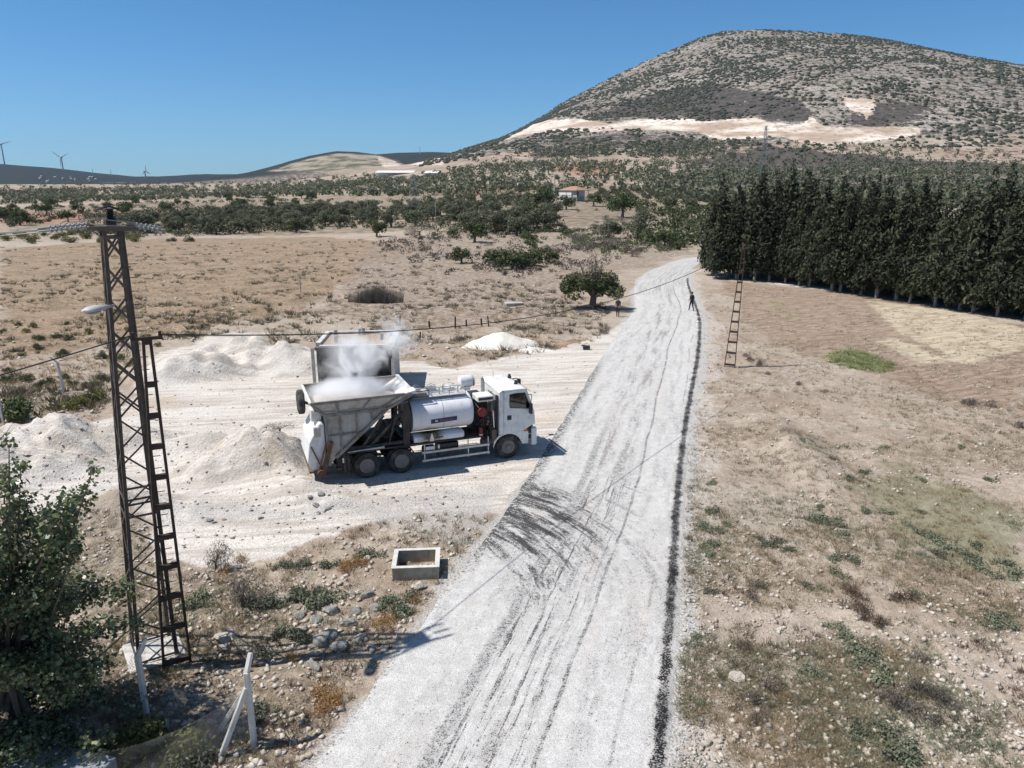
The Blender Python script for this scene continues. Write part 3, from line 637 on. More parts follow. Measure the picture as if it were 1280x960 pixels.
# --- single trees and bushes of the middle ground: base pixel, width in pixels, kind, label
SINGLES = [
 (577,329,26,'green','dark round shrub alone on the slope left of the wide bush'),
 (370,291,22,'green','round dark tree at the far edge of the dry field'),
 (236,302,15,'bush','small dark bush, the right one of two at the far edge of the left field'),
 (214,302,12,'bush','small dark bush, the left one of two at the far edge of the left field'),
 (471,296,27,'green','dense green shrub beyond the right corner of the dry field'),
 (524,294,32,'grey','brownish bare shrub beside the dense green shrub'),
 (593,303,34,'green','broad green shrub just above the lone dark shrub'),
 (564,294,15,'bush','small green shrub to the left of the broad green shrub'),
 (672,289,40,'olive','low wide grey green tree on the slope below the white house'),
 (718,303,28,'grey','dry grey bush on the slope, left one of the grey thicket'),
 (735,312,34,'grey','dry grey bush in the middle of the grey thicket'),
 (768,312,40,'grey','wide dry grey bush above the roadside tree'),
 (790,321,26,'grey','dry brown bush between roadside tree and the bend'),
 (762,298,30,'olive','olive tree on the slope above the grey thicket'),
 (797,293,30,'olive','round olive tree with a bare trunk below the orchard rows'),
 (778,272,38,'green','large dark tree right of the house below the orchard rows'),
 (806,281,26,'olive','grey green olive tree just right of the large dark tree'),
 (830,309,27,'green','dark round tree standing just above the bend of the road'),
 (848,306,20,'grey','dry bush beside the bend of the road under the conifers'),
 (680,262,34,'green','dark tree left of the white house'),
 (660,272,26,'green','dark tree lower left of the white house'),
 (708,262,22,'green','dark shrub in front of the white house wall'),
 (742,258,22,'green','green shrub at the right corner of the white house'),
 (640,285,30,'olive','pale olive tree left of the low wide tree'),
 (690,318,24,'grey','small dry bush above the wide dark bush'),
 (617,262,22,'olive','olive tree in the grove left of the white house'),
 (862,265,22,'olive','olive tree at the left end of the conifer plantation'),
 (838,262,24,'olive','olive tree below the right end of the orchard rows'),
]
n_ol = 0
for (px, py, w, kd, lab) in SINGLES:
    x, y, z = hit1(px, py); D = math.hypot(y, CH-z); W0 = {'olive': 5.4, 'green': 5.4}.get(kd, 3.6)
    plant(kd, x, y, max(.5, 1.25*w*D/F/W0), lab, 'bush' if kd in ('bush', 'grey') else 'tree', z=z-.1)
# wide dark bush: a hedge-like thicket of four shrubs in one row
for k, (px, py, w) in enumerate([(620,333,36),(640,336,38),(660,333,36),(684,328,30)]):
    x, y, z = hit1(px, py); D = y
    plant('green', x, y, 1.3*w*D/F/5.4, ['leftmost shrub of the wide dark thicket on the slope', 'second shrub from the left in the wide dark thicket', 'third shrub from the left in the wide dark thicket', 'rightmost shrub of the wide dark thicket on the slope'][k], 'bush', z=z-.5, sz=w*D/F/5.4*1.15)
# groves: scattered trees that nothing tells apart
def grove(P, sp, nmax, kd, s0, s1, label, group, seed, cat='tree'):
    pts = scatter(P, sp, nmax, seed)
    for x, y in pts: plant(kd, x, y, rnd.uniform(s0, s1), label, cat, group)
    return len(pts)
cnt = [0]
cnt.append(grove([(110,288),(260,272),(420,260),(480,262),(470,282),(300,294),(200,293)], 4.6, 105, 'olive', .9, 1.45, 'grey green olive tree in the dense grove behind the dry field', 'olive trees in the grove behind the dry field', 3))
cnt.append(grove([(480,262),(600,250),(680,255),(700,280),(640,298),(560,286),(480,285)], 5.6, 80, 'olive', .8, 1.5, 'olive tree in the loose grove on the slope left of the white house', 'olive trees on the slope left of the house', 4))
cnt.append(grove([(0,262),(240,250),(330,244),(420,250),(380,262),(220,268),(0,285)], 15, 40, 'green', .9, 1.4, 'dark round tree scattered on the reddish far field', 'dark trees scattered on the reddish field', 5))
cnt.append(grove([(0,296),(60,293),(200,297),(190,304),(80,304),(0,306)], 5, 24, 'yellow', .6, 1.1, 'yellow green low bush along the far edge of the left field', 'yellow green bushes along the field edge', 6, 'bush'))
cnt.append(grove([(640,262),(690,262),(720,292),(660,312),(640,300)], 6, 14, 'bush', .8, 1.4, 'low green bush on the stony slope below the white house', 'green bushes on the slope below the house', 7, 'bush'))
cnt.append(grove([(720,262),(860,262),(850,300),(780,318),(730,300)], 7, 18, 'grey', .6, 1.1, 'low dry bush on the stony slope above the bend', 'dry bushes on the slope above the bend', 8, 'bush'))
# orchard rows on the slope right of the house
orx, ory, _ = hit1(752, 247)
for r_ in range(8):
    for k in range(7):
        px0, py0 = 762+r_*16, 252-(r_ % 2); px1 = px0-3+(r_-3)*1.2
        x, y, z = hit1(px0, py0); y2 = y+k*11; x2 = x+k*11*((px1-640)/F*1.05)*.4
        if rnd.random() < .95: plant('olive', x2, y2, rnd.uniform(.7, .9), 'young olive tree planted in the straight orchard rows right of the house', 'tree', 'olive trees in the orchard rows')
print('conifers', ncon, 'groves', cnt)
# --- far scrub and far groves as stuff
def blob_field(name, pts, rad, hgt, mat, seed, label, cat, nv=7):
    g = np.random.default_rng(seed); n_ = len(pts); P0 = np.asarray(pts, float); a = np.linspace(0, 2*np.pi, nv, endpoint=False)
    rings = [(1.0, .0), (1.05, .42), (.68, .85)]; V = []
    rr = rad*(.55+.9*g.random(n_)); hh = hgt*rr/rad*(.8+.4*g.random(n_)); Z0 = H(P0[:, 0], P0[:, 1])
    for (f, z) in rings:
        jr = 1+.45*(g.random((n_, nv))-.5); V.append(np.stack([P0[:, :1]+np.cos(a)*f*jr*rr[:, None], P0[:, 1:2]+np.sin(a)*f*jr*rr[:, None], (Z0-.3)[:, None]+(z+.25*(g.random((n_, nv))-.5)*(z > 0))*hh[:, None]], 2))
    V.append(np.stack([P0[:, 0], P0[:, 1], Z0+hh], 1)[:, None, :]); V = np.concatenate(V, 1); m = V.shape[1]
    F_ = []
    for r_ in range(2):
        for k in range(nv):
            q_ = (k+1) % nv; A, B, C, D = r_*nv+k, r_*nv+q_, (r_+1)*nv+q_, (r_+1)*nv+k; F_ += [(A, B, C), (A, C, D)]
    for k in range(nv): F_.append((2*nv+k, 2*nv+(k+1) % nv, 3*nv))
    F_ = np.array(F_); Fc = (F_[None]+(np.arange(n_)*m)[:, None, None]).reshape(-1, 3)
    me = mesh_np(name, V.reshape(-1, 3), Fc, mat); return tag(link(name, me), label, cat, kind='stuff')
def leaf_field(name, pts, rad, hgt, per, mat, seed, label, cat, size):
    """far trees that still have leaf-cluster outlines: per cards each"""
    g = np.random.default_rng(seed); P0 = np.asarray(pts, float); n_ = len(P0); Z0 = H(P0[:, 0], P0[:, 1]); rr = rad*(.6+.8*g.random(n_)); hh = hgt*rr/rad
    B = np.stack([P0[:, 0], P0[:, 1], Z0+hh*.5, rr, rr, hh*.55], 1)
    B = B[np.repeat(np.arange(n_), per)]; N = len(B); d = g.normal(size=(N, 3)); d /= np.linalg.norm(d, axis=1)[:, None]; C = B[:, :3]+d*B[:, 3:]*(.6+.45*g.random(N))[:, None]
    nrm = d+g.normal(size=(N, 3))*.5; nrm /= np.linalg.norm(nrm, axis=1)[:, None]; t = g.normal(size=(N, 3)); t -= nrm*(t*nrm).sum(1)[:, None]; t /= np.linalg.norm(t, axis=1)[:, None]; b = np.cross(nrm, t); s = (size*(.6+.8*g.random(N)))[:, None]
    V = np.stack([C-t*s*.5, C+b*s*.4, C+t*s*.5, C-b*s*.4], 1).reshape(-1, 3)
    return tag(link(name, mesh_np(name, V, np.arange(N*4).reshape(N, 4), mat)), label, cat, kind='stuff')
g = np.random.default_rng(5)
xs = g.uniform(-250, 1600, 60000); ys = g.uniform(900, 2050, 60000)
k = (fbm(xs, ys, 70, 3, 91)+g.normal(size=len(xs))*.35 > .12) & (xs/ys < .85) & (xs/ys > -.12)
rk = np.zeros(len(xs), bool)
for P in [[(617,184),(640,164),(665,156),(720,148),(760,155),(800,149),(880,152),(945,147),(1000,155),(1015,146),(1030,158),(1150,158),(1150,168),(1040,182),(975,170),(900,175),(800,162),(680,165)], [(1055,122),(1090,124),(1080,146),(1062,133)]]: rk |= poly_in(xs, ys, W(P))
k &= ~rk
M_SCRUB = foliage('hill_scrub', (.04,.048,.032), (.075,.078,.052), None, .05)
blob_field('mountain_scrub', np.stack([xs[k], ys[k]], 1)[:21000], 2.3, 2.0, M_SCRUB, 6, 'dark low scrub speckling the bare rocky mountain', 'scrub')
# olive trees and scrub between the plain and the mountain foot
pts = []
for P, sp, nm, sd in [([(560,212),(700,200),(900,205),(1290,205),(1290,262),(900,262),(860,250),(760,236),(560,240)], 7.5, 1900, 21), ([(0,240),(300,232),(560,222),(560,245),(330,246),(0,256)], 8, 1900, 22), ([(0,236),(300,233),(560,218),(620,205),(560,214),(300,228),(0,232)], 14, 500, 23), ([(690,172),(900,178),(1290,185),(1290,206),(900,203),(600,214),(590,205)], 9, 900, 24), ([(560,240),(750,234),(680,252),(560,252)], 9, 160, 25)]:
    gg = np.random.default_rng(sd); xx = gg.uniform(min(p[0] for p in P), max(p[0] for p in P), nm*3); yy = gg.uniform(min(p[1] for p in P), max(p[1] for p in P), nm*3); kk = poly_in(xx, yy, P); hh = hit(xx[kk], yy[kk])
    hh = hh[~np.isnan(hh[:, 0])]; hh = hh[(fbm(hh[:, 0], hh[:, 1], 60, 2, sd)+gg.normal(size=len(hh))*.3) > -.1]
    key = {}
    for a_, b_, c_ in hh:
        kx = (int(a_//sp), int(b_//sp))
        if kx not in key: key[kx] = (a_, b_)
    pts += list(key.values())[:nm]
# terraced rows below the quarry
for P, ang in [([(795,180),(900,178),(895,196),(780,198)], .35), ([(670,186),(760,184),(770,196),(660,198)], -.5)]:
    Q = W(P); x0, x1 = min(q[0] for q in Q), max(q[0] for q in Q); y0, y1 = min(q[1] for q in Q), max(q[1] for q in Q)
    a_, b_ = np.meshgrid(np.arange(x0-300, x1+300, 13), np.arange(y0-300, y1+300, 6)); a_, b_ = a_.ravel(), b_.ravel()
    cx_, cy_ = (x0+x1)/2, (y0+y1)/2; u_ = cx_+(a_-cx_)*math.cos(ang)-(b_-cy_)*math.sin(ang); v_ = cy_+(a_-cx_)*math.sin(ang)+(b_-cy_)*math.cos(ang)
    kk = poly_in(u_, v_, Q); pts += list(zip(u_[kk], v_[kk]))
print('far grove', len(pts))
leaf_field('far_grove', pts, 3.0, 4.0, 26, M_OLIVE, 8, 'far olive groves and scrub covering the plain and the mountain foot', 'grove', 1.7)

# low scrub filling the groves and the slopes of the middle distance
def px_pts(P, sp, nm, sd, clump=None):
    gg = np.random.default_rng(sd); xx = gg.uniform(min(p[0] for p in P), max(p[0] for p in P), nm*3); yy = gg.uniform(min(p[1] for p in P), max(p[1] for p in P), nm*3); kk = poly_in(xx, yy, P); hh = hit(xx[kk], yy[kk])
    hh = hh[~np.isnan(hh[:, 0])]
    if clump: hh = hh[(fbm(hh[:, 0], hh[:, 1], clump, 3, sd)+gg.normal(size=len(hh))*.22) > 0]
    key = {}
    for a_, b_, c_ in hh:
        kx = (int(a_//sp), int(b_//sp))
        if kx not in key and not (xl(b_)-1.0 < a_ < xr(b_)+1.2 and b_ < YEND) and yard_m(np.array([a_]), np.array([b_]))[0] < .3: key[kx] = (a_, b_)
    return list(key.values())[:nm]
belt = px_pts([(90,294),(110,272),(260,264),(420,254),(600,246),(690,256),(700,286),(640,298),(560,290),(480,284),(300,294),(150,298)], 2.8, 720, 41, 30)
leaf_field('grove_undergrowth', belt, 1.6, 1.5, 50, M_OLIVE, 42, 'green undergrowth and young trees between the olives beyond the dry field', 'scrub', .5)
belt = px_pts([(0,262),(240,250),(330,244),(420,250),(380,262),(220,268),(0,285)], 4, 260, 43, 40)
leaf_field('field_scrub', belt, 1.8, 1.5, 50, M_OLIVE, 44, 'scattered scrub on the reddish far field', 'scrub', .6)
belt = px_pts([(440,296),(700,282),(860,262),(850,312),(760,330),(700,345),(640,350),(560,345),(500,325)], 1.6, 480, 45, 9)
leaf_field('slope_scrub', belt, .8, .7, 34, M_GREY, 46, 'low dry scrub over the stony slope below the white house', 'scrub', .26)
belt = px_pts([(440,300),(700,282),(860,262),(850,312),(760,320),(700,300),(640,300),(560,300)], 2.2, 330, 47, 14)
leaf_field('slope_green_scrub', belt, 1.0, .8, 50, M_GREEN, 48, 'low green scrub over the stony slope below the white house', 'scrub', .3)

belt = px_pts([(740,240),(900,240),(900,262),(885,300),(850,314),(790,300),(850,275),(760,262)], 4.5, 260, 51, 25)
leaf_field('hillside_bushes', belt, 2.2, 2.2, 70, M_GREEN, 52, 'rounded bushes on the slope between the orchard and the conifers', 'scrub', .6)
# ------------------------------------------------------------------ plain materials
def plain(name, col, rough=.5, metal=0, spec=.4, dirt=.0, dcol=(.30,.26,.21), sc=2.5, bump=0):
    n = NT(name); P = n.coord('Object'); c = col
    if dirt:
        f = n.ss(n.noise(P, sc, 5, .7), .42, .68, 0, dirt); c = n.mix(f, col, dcol)
        c = n.mix(n.ss(n.noise(n.mapping(P, (3, 3, .5)), sc*1.7, 3, .6), .5, .75, 0, dirt*.6), c, tuple(v*.6 for v in dcol))
    return n.pbr(c, rough, metal, spec, nrm=n.bump(n.noise(P, 9, 3), bump, .02) if bump else None)
M_WHITE = plain('white_paint', (.74,.75,.75), .42, 0, .4, .55, (.50,.46,.40))
M_WHITEC = plain('white_dusty_paint', (.70,.70,.69), .5, 0, .4, .75, (.45,.41,.35))
M_BLACK = plain('black_chassis_paint', (.022,.022,.024), .6, 0, .4, .55, (.11,.10,.085))
M_DARK = plain('dark_plastic', (.025,.025,.028), .55, 0, .4, .3, (.12,.11,.10))
M_RUBBER = plain('tyre_rubber', (.035,.034,.033), .9, 0, .2, .8, (.13,.12,.105), 3)
M_RIM = plain('dusty_rim_steel', (.16,.155,.15), .7, .1, .3, .8, (.24,.22,.19), 4)
M_HOP = plain('worn_grey_hopper_steel', (.42,.41,.39), .65, .0, .35, .7, (.24,.20,.165), 2.2)
M_HOPD = plain('dark_worn_steel', (.11,.095,.08), .7, .1, .3, .8, (.17,.12,.08), 3)
M_REDP = plain('red_paint', (.20,.018,.02), .5, 0, .4, .3, (.1,.05,.04))
M_GREYM = plain('grey_galvanised_steel', (.42,.42,.41), .5, .3, .4, .6, (.24,.22,.19), 4)
M_ALU = plain('aluminium_rail', (.55,.55,.54), .5, .3, .5, .5, (.3,.28,.25), 5)
M_ORG = plain('amber_lens', (.6,.2,.02), .3)
M_BLUE = plain('navy_band', (.02,.03,.09), .4)
M_MARK = plain('pale_lettering', (.62,.6,.62), .5)
M_MARKR = plain('red_lettering', (.35,.1,.12), .5)
n = NT('tinted_glass'); t = n.n('BsdfTransparent'); t.inputs[0].default_value = (.42,.47,.48,1); g_ = n.n('BsdfGlossy'); g_.inputs['Roughness'].default_value = .03
fr = n.n('Fresnel'); fr.inputs[0].default_value = 1.5; ms = n.n('MixShader'); n.t.links.new(n.math('ADD', fr.outputs[0], .05), ms.inputs[0]); n.t.links.new(t.outputs[0], ms.inputs[1]); n.t.links.new(g_.outputs[0], ms.inputs[2]); n.t.links.new(ms.outputs[0], n.out.inputs[0]); M_GLASS = n.m
n = NT('tank_paint'); P = n.coord('Object'); x_, y_, z_ = n.sep(P)
dx = n.math('MULTIPLY', n.math('SUBTRACT', x_, 2.72), 2.1); dz = n.math('MULTIPLY', n.math('SUBTRACT', z_, 1.42), 3.4)
r2 = n.math('SQRT', n.math('ADD', n.math('MULTIPLY', dx, dx), n.math('MULTIPLY', dz, dz)))
burn = n.ss(n.math('ADD', r2, n.math('MULTIPLY', n.noise(P, 4, 4, .7), 1.0)), .85, 2.0, 1, 0)
c = n.mix(n.ss(n.noise(P, 1.6, 5, .7), .42, .7, 0, .35), (.70,.71,.74), (.50,.47,.43))
c = n.mix(n.ss(n.noise(n.mapping(P, (9, 9, .7)), 1, 3), .56, .72, 0, .3), c, (.40,.37,.33))
c = n.mix(burn, c, n.mix(n.ss(n.noise(P, 7, 3), .4, .6), (.30,.20,.10), (.06,.045,.03)))
M_TANK = n.pbr(c, .38, 0, .5)
# ------------------------------------------------------------------ person
M_SKIN = plain('skin', (.36,.20,.13), .6); M_HAIR = plain('dark_hair', (.015,.012,.01), .8)
M_CL_D = plain('dark_shirt', (.03,.035,.05), .9); M_CL_T = plain('dark_trousers', (.025,.027,.035), .9); M_CL_G = plain('grey_shirt', (.25,.25,.25), .9); M_CL_H = plain('bright_vest', (.55,.16,.05), .8); M_SHOE = plain('shoe', (.02,.018,.016), .7)
def person(loc, rz, J, shirt, trousers, label, group=None, hipz=.93, knees_down=True):
    """J: joints for both arms/legs, metres; one skinned body surface, hair as a child"""
    V, E, Rd = [], [], []
    def ad(p, r, par=None):
        V.append(p); Rd.append(r); i = len(V)-1
        if par is not None: E.append((par, i))
        return i
    hp = Vector(J['hip']); pel = ad(hp, .155); ab = ad(hp+Vector((0, J.get('lean', 0)*.3, .16)), .155, pel); ch = ad(hp+Vector((0, J.get('lean', 0)*.7, .36)), .17, ab)
    up_ = ad(hp+Vector((0, J.get('lean', 0), .50)), .11, ch); nk = ad(hp+Vector((0, J.get('lean', 0)*1.05, .585)), .052, up_)
    hd = J.get('headturn', 0); c0 = hp+Vector((0, J.get('lean', 0)*1.1, 0))
    jaw = ad(c0+Vector((0, .012, .66)), .068, nk); mid = ad(c0+Vector((0, .008, .745)), .088, jaw); top = ad(c0+Vector((0, -.005, .81)), .072, mid)
    nose = ad(c0+Vector((.0, .105, .715)), .016, mid)
    for sx in (-1, 1): ad(c0+Vector((sx*.092, -.005, .72)), .017, mid)
    for sx, key in ((-1, 'L'), (1, 'R')):
        sh = ad(hp+Vector((sx*.175, J.get('lean', 0)*.95, .485)), .072, up_)
        el = Vector(J['elbow'+key]); wr = Vector(J['wrist'+key]); e_ = ad(el, .043, sh); w_ = ad(wr, .029, e_)
        d = (wr-el).normalized(); s_ = d.orthogonal().normalized() if abs(d.x) > .9 else (Vector((0, 1, 0))-d*d.y).normalized()
        pm_ = ad(wr+d*.06, .034, w_)
        for k in range(4):
            o_ = s_*(.028-.019*k); a = ad(wr+d*.10+o_, .0095, pm_); b = ad(wr+d*(.135+.01*(1-abs(k-1.3)*.6))+o_+Vector((-sx*.008, 0, 0)), .0085, a); ad(wr+d*(.155+.012*(1-abs(k-1.3)))+o_+Vector((-sx*.022, 0, 0)), .0075, b)
        t1 = ad(wr+d*.045+s_*.045, .011, pm_); ad(wr+d*.085+s_*.062, .009, t1)
        h_ = ad(hp+Vector((sx*.085, 0, -.05)), .11, pel); kn = Vector(J['knee'+key]); an = Vector(J['ankle'+key])
        k_ = ad(kn, .075, h_); cf = ad(kn.lerp(an, .35)+Vector((0, -.015, 0)), .07, k_); a_ = ad(an, .04, cf); fd = Vector(J.get('foot', (0, 1, 0))); ad(an+Vector((0, -.03, -.045)), .038, a_); ad(an+fd*.14+Vector((0, 0, -.05)), .038, a_)
    me = bpy.data.meshes.new('person'); me.from_pydata([tuple(v) for v in V], E, []); o = bpy.data.objects.new('person', me); COL.objects.link(o)
    md = o.modifiers.new('s', 'SKIN'); md.use_smooth_shade = True; sv = me.skin_vertices[0].data
    for i, r in enumerate(Rd): sv[i].radius = (r, r*(.78 if i in (1, 2, 3) else 1)); sv[i].use_root = (i == 0)
    s2 = o.modifiers.new('b', 'SUBSURF'); s2.levels = 1; s2.render_levels = 1
    dg = bpy.context.evaluated_depsgraph_get(); m2 = bpy.data.meshes.new_from_object(o.evaluated_get(dg)); bpy.data.objects.remove(o); m2.name = 'person'
    m2.materials.clear()
    for m in (M_SKIN, shirt, trousers, M_SHOE): m2.materials.append(m)
    we = [Vector(J['wristL']), Vector(J['wristR'])]; anz = [Vector(J['ankleL']), Vector(J['ankleR'])]; el_ = [Vector(J['elbowL']), Vector(J['elbowR'])]
    for p in m2.polygons:
        c = p.center; z = c.z-hp.z
        if min((c-a).length for a in anz) < .15 and c.z < min(a.z for a in anz)+.03: k = 3
        elif z > .575: k = 0
        elif min((c-w).length for w in we) < .13 and min((c-w).length for w in we) < min((c-e).length for e in el_): k = 0
        elif z < .02 and min((c-w).length for w in we+el_) > .17: k = 2
        else: k = 1 if z > .02 or min((c-w).length for w in we+el_) < .25 else 2
        p.material_index = k
    o = link('person', m2, None, loc, (0, 0, rz)); tag(o, label, 'person', group)
    hb = MB(); pr = [(-.045, .085), (.0, .100), (.04, .094), (.075, .065), (.092, .02)]
    hb.lathe(c0+Vector((0, -.018, .765)), (0, -.15, 1), pr, 14); hb.build('hair', M_HAIR, o, True)
    eb = MB()
    for sx in (-1, 1): eb.lathe(c0+Vector((sx*.033, .082, .745)), (0, 1, 0), [(-.01, .006), (0, .012), (.008, .006)], 8)
    eb.build('eyes', M_DARK, o, True); m_ = MB(); m_.box(c0+Vector((0, .074, .672)), (.045, .012, .01)); m_.build('mouth', plain('lip', (.25,.09,.07), .6) if 'lip' not in bpy.data.materials else bpy.data.materials['lip'], o)
    return o
# ------------------------------------------------------------------ the aggregate and bitumen lorry
TO = Vector((-6.29, 28.88, 0)); TA = R(21.49); TO.z = 0.015
def TW(x, y, z): return (TO.x+x*math.cos(TA)-y*math.sin(TA), TO.y+x*math.sin(TA)+y*math.cos(TA), TO.z+z)
T = empty('patching_truck', TO, TA); tag(T, 'white three axle road lorry with grey hopper and bitumen tank on the gravel yard', 'truck')
def ringpanel(mb, outer, inner, y0, y1):
    """outline with a hole, both loops the same length, in x,z"""
    n_ = len(outer); V = [(p[0], y0, p[1]) for p in outer]+[(p[0], y0, p[1]) for p in inner]+[(p[0], y1, p[1]) for p in outer]+[(p[0], y1, p[1]) for p in inner]; Fs = []
    for i in range(n_):
        j = (i+1) % n_; Fs += [(i, j, n_+j, n_+i), (2*n_+i, 3*n_+i, 3*n_+j, 2*n_+j), (i, 2*n_+i, 2*n_+j, j), (n_+i, n_+j, 3*n_+j, 3*n_+i)]
    mb.add(V, Fs)
# chassis
m = MB()
for y in (-.42, .42): m.bb(-2.1, 6.9, y-.045, y+.045, .82, 1.08)
for x in (-1.9, -1.0, .7, 2.1, 3.4, 4.6, 5.5, 6.6): m.bb(x-.05, x+.05, -.375, .375, .85, 1.05)
for x in (0, 1.42, 6.1): m.cyl((x, 0, .52), (0,1,0), .09, 1.9, 10)
for x in (0, 1.42): m.lathe((x, 0, .52), (0,1,0), [(-.25,.1),(-.15,.22),(.15,.22),(.25,.1)], 12)
m.bb(-.5, 2.0, -.55, -.46, .62, .72); m.bb(-.5, 2.0, .46, .55, .62, .72)
m.build('chassis', M_BLACK, T, bevel=.006)
# wheels
def wheel(x, side, dual):
    ws = [0] if not dual else [0, .33]
    yo = side*1.25
    for k, off in enumerate(ws):
        yc = yo-side*(.14+off); w = MB()
        pr = [(-.13,.30),(-.14,.40),(-.135,.47),(-.105,.51),(-.06,.522),(.06,.522),(.105,.51),(.135,.47),(.14,.40),(.13,.30)]
        w.lathe((x, yc, .52), (0, -side, 0) if False else (0,1,0), pr, 36)
        for q in range(36):
            a = q*math.pi/18; w.box((x+math.cos(a)*.522, yc, .52+math.sin(a)*.522), (.02, .22, .05), Matrix.Rotation(-a, 3, 'Y'))
        wo_ = w.build('wheel', M_RUBBER, T, True)
        r_ = MB()
        if dual: prf = [(-.145*side,.30),(-.15*side,.27),(-.02*side,.25),(.06*side,.14),(-.06*side,.12),(-.11*side,.10),(-.13*side,.04)]
        else: prf = [(-.145*side,.30),(-.12*side,.27),(-.09*side,.24),(-.13*side,.15),(-.15*side,.12),(-.20*side,.10),(-.22*side,.04)]
        prf = [(-h_, r0) for h_, r0 in prf]
        r_.lathe((x, yc, .52), (0,1,0), prf if side > 0 else prf, 28)
        for q in range(8):
            a = q*math.pi/4; r_.cyl((x+math.cos(a)*.17, yc+side*(.0 if dual else .135), .52+math.sin(a)*.17), (0,1,0), .018, .06, 6)
        r_.build('rim', M_RIM, wo_, True)
for sd in (-1, 1):
    wheel(0, sd, True); wheel(1.42, sd, True); wheel(6.1, sd, False)
# spare wheel on the far rear corner
w = MB(); w.lathe((-2.2, .95, 2.85), (1,0,0), [(-.13,.28),(-.14,.42),(-.1,.51),(.1,.51),(.14,.42),(.13,.28)], 32); sw = w.build('spare_wheel', M_RUBBER, T, True)
w = MB(); w.lathe((-2.2, .95, 2.85), (1,0,0), [(-.13,.28),(-.05,.2),(0,.1),(.1,.1),(.13,.28)], 24); w.build('rim', M_RIM, sw, True)
w = MB(); w.beam((-2.15, .95, 2.85), (-1.55, .95, 2.6), .1); w.build('spare_wheel_bracket', M_HOPD, T)
# mudguards
for sd in (-1, 1):
    m = MB()
    for x in (0, 1.42):
        for k in range(8):
            a0 = math.pi*(.08+k*.105); a1 = a0+math.pi*.105; r = .62
            m.quadslab((x+math.cos(a0)*r, sd*1.25, .52+math.sin(a0)*r), (x+math.cos(a1)*r, sd*1.25, .52+math.sin(a1)*r), (x+math.cos(a1)*r, sd*.6, .52+math.sin(a1)*r), (x+math.cos(a0)*r, sd*.6, .52+math.sin(a0)*r), .02)
    m.bb(-.75, -.70, sd*1.25 if sd < 0 else .62, -.62 if sd < 0 else 1.25, .3, 1.15)
    m.build('mudguard', M_BLACK, T)
    m = MB(); m.bb(-.95, 5.0, min(sd*1.2, sd*.5), max(sd*1.2, sd*.5), 1.115, 1.175); m.build('subframe_deck', M_BLACK, T, bevel=.008)
# side guards
for sd in (-1, 1):
    m = MB(); y = sd*1.22
    for z in (.75, .40): m.bb(2.28, 5.25, y-.02, y+.02, z-.045, z+.045)
    for x in (2.4, 4.3, 5.2): m.bb(x-.025, x+.025, y-.045 if sd > 0 else y+.022, y-.022 if sd > 0 else y+.045, .30, 1.10)
    m.build('side_guard', M_ALU, T, bevel=.004)
m = MB(); m.bb(3.0, 3.9, -1.12, -.55, .45, 1.02); m.cyl((2.65, -.85, .75), (1,0,0), .2, .5, 16); m.build('fuel_tank', M_DARK, T, bevel=.03)
m = MB(); m.bb(2.45, 2.85, -1.19, -1.10, .83, .98); m.cyl((3.02, -1.15, .92), (0,0,1), .05, .18, 10); m.build('tool_roll', M_WHITE, T, bevel=.02)
# big tank: rounded rectangular section swept along x
def sect(cy, cz, hw, hh, pw=2.7, n_=40):
    out = []
    for k in range(n_):
        a = 2*math.pi*k/n_; c, s = math.cos(a), math.sin(a); out.append((cy+hw*abs(c)**(2/pw)*(1 if c > 0 else -1), cz+hh*abs(s)**(2/pw)*(1 if s > 0 else -1)))
    return out
def loft(mb, xs, sc, cy, cz, hw, hh, pw=2.7, n_=40):
    V = []; Fs = []
    for x, f in zip(xs, sc): V += [(x, a, b) for a, b in sect(cy, cz, hw*f, hh*f, pw, n_)]
    for i in range(len(xs)-1):
        for k in range(n_): q = (k+1) % n_; Fs.append((i*n_+k, i*n_+q, (i+1)*n_+q, (i+1)*n_+k))
    Fs += [tuple(range(n_)), tuple((len(xs)-1)*n_+k for k in range(n_))[::-1]]; mb.add(V, Fs)
m = MB(); loft(m, [1.92, 1.94, 2.0, 4.42, 4.52, 4.6, 4.63], [.90, .98, 1.0, 1.0, .985, .93, .82], 0, 2.20, 1.18, .76, 2.4); tk = m.build('bitumen_tank', M_TANK, T, True)
m = MB()
for x in (3.28,): loft(m, [x-.012, x+.012], [1.004, 1.004], 0, 2.20, 1.18, .76, 2.4)
m.build('tank_seam', M_GREYM, tk, True)
m = MB(); loft(m, [1.86, 1.95], [1.02, 1.02], 0, 2.20, 1.18, .76, 2.4); m.build('rear_ring', M_DARK, tk, True)
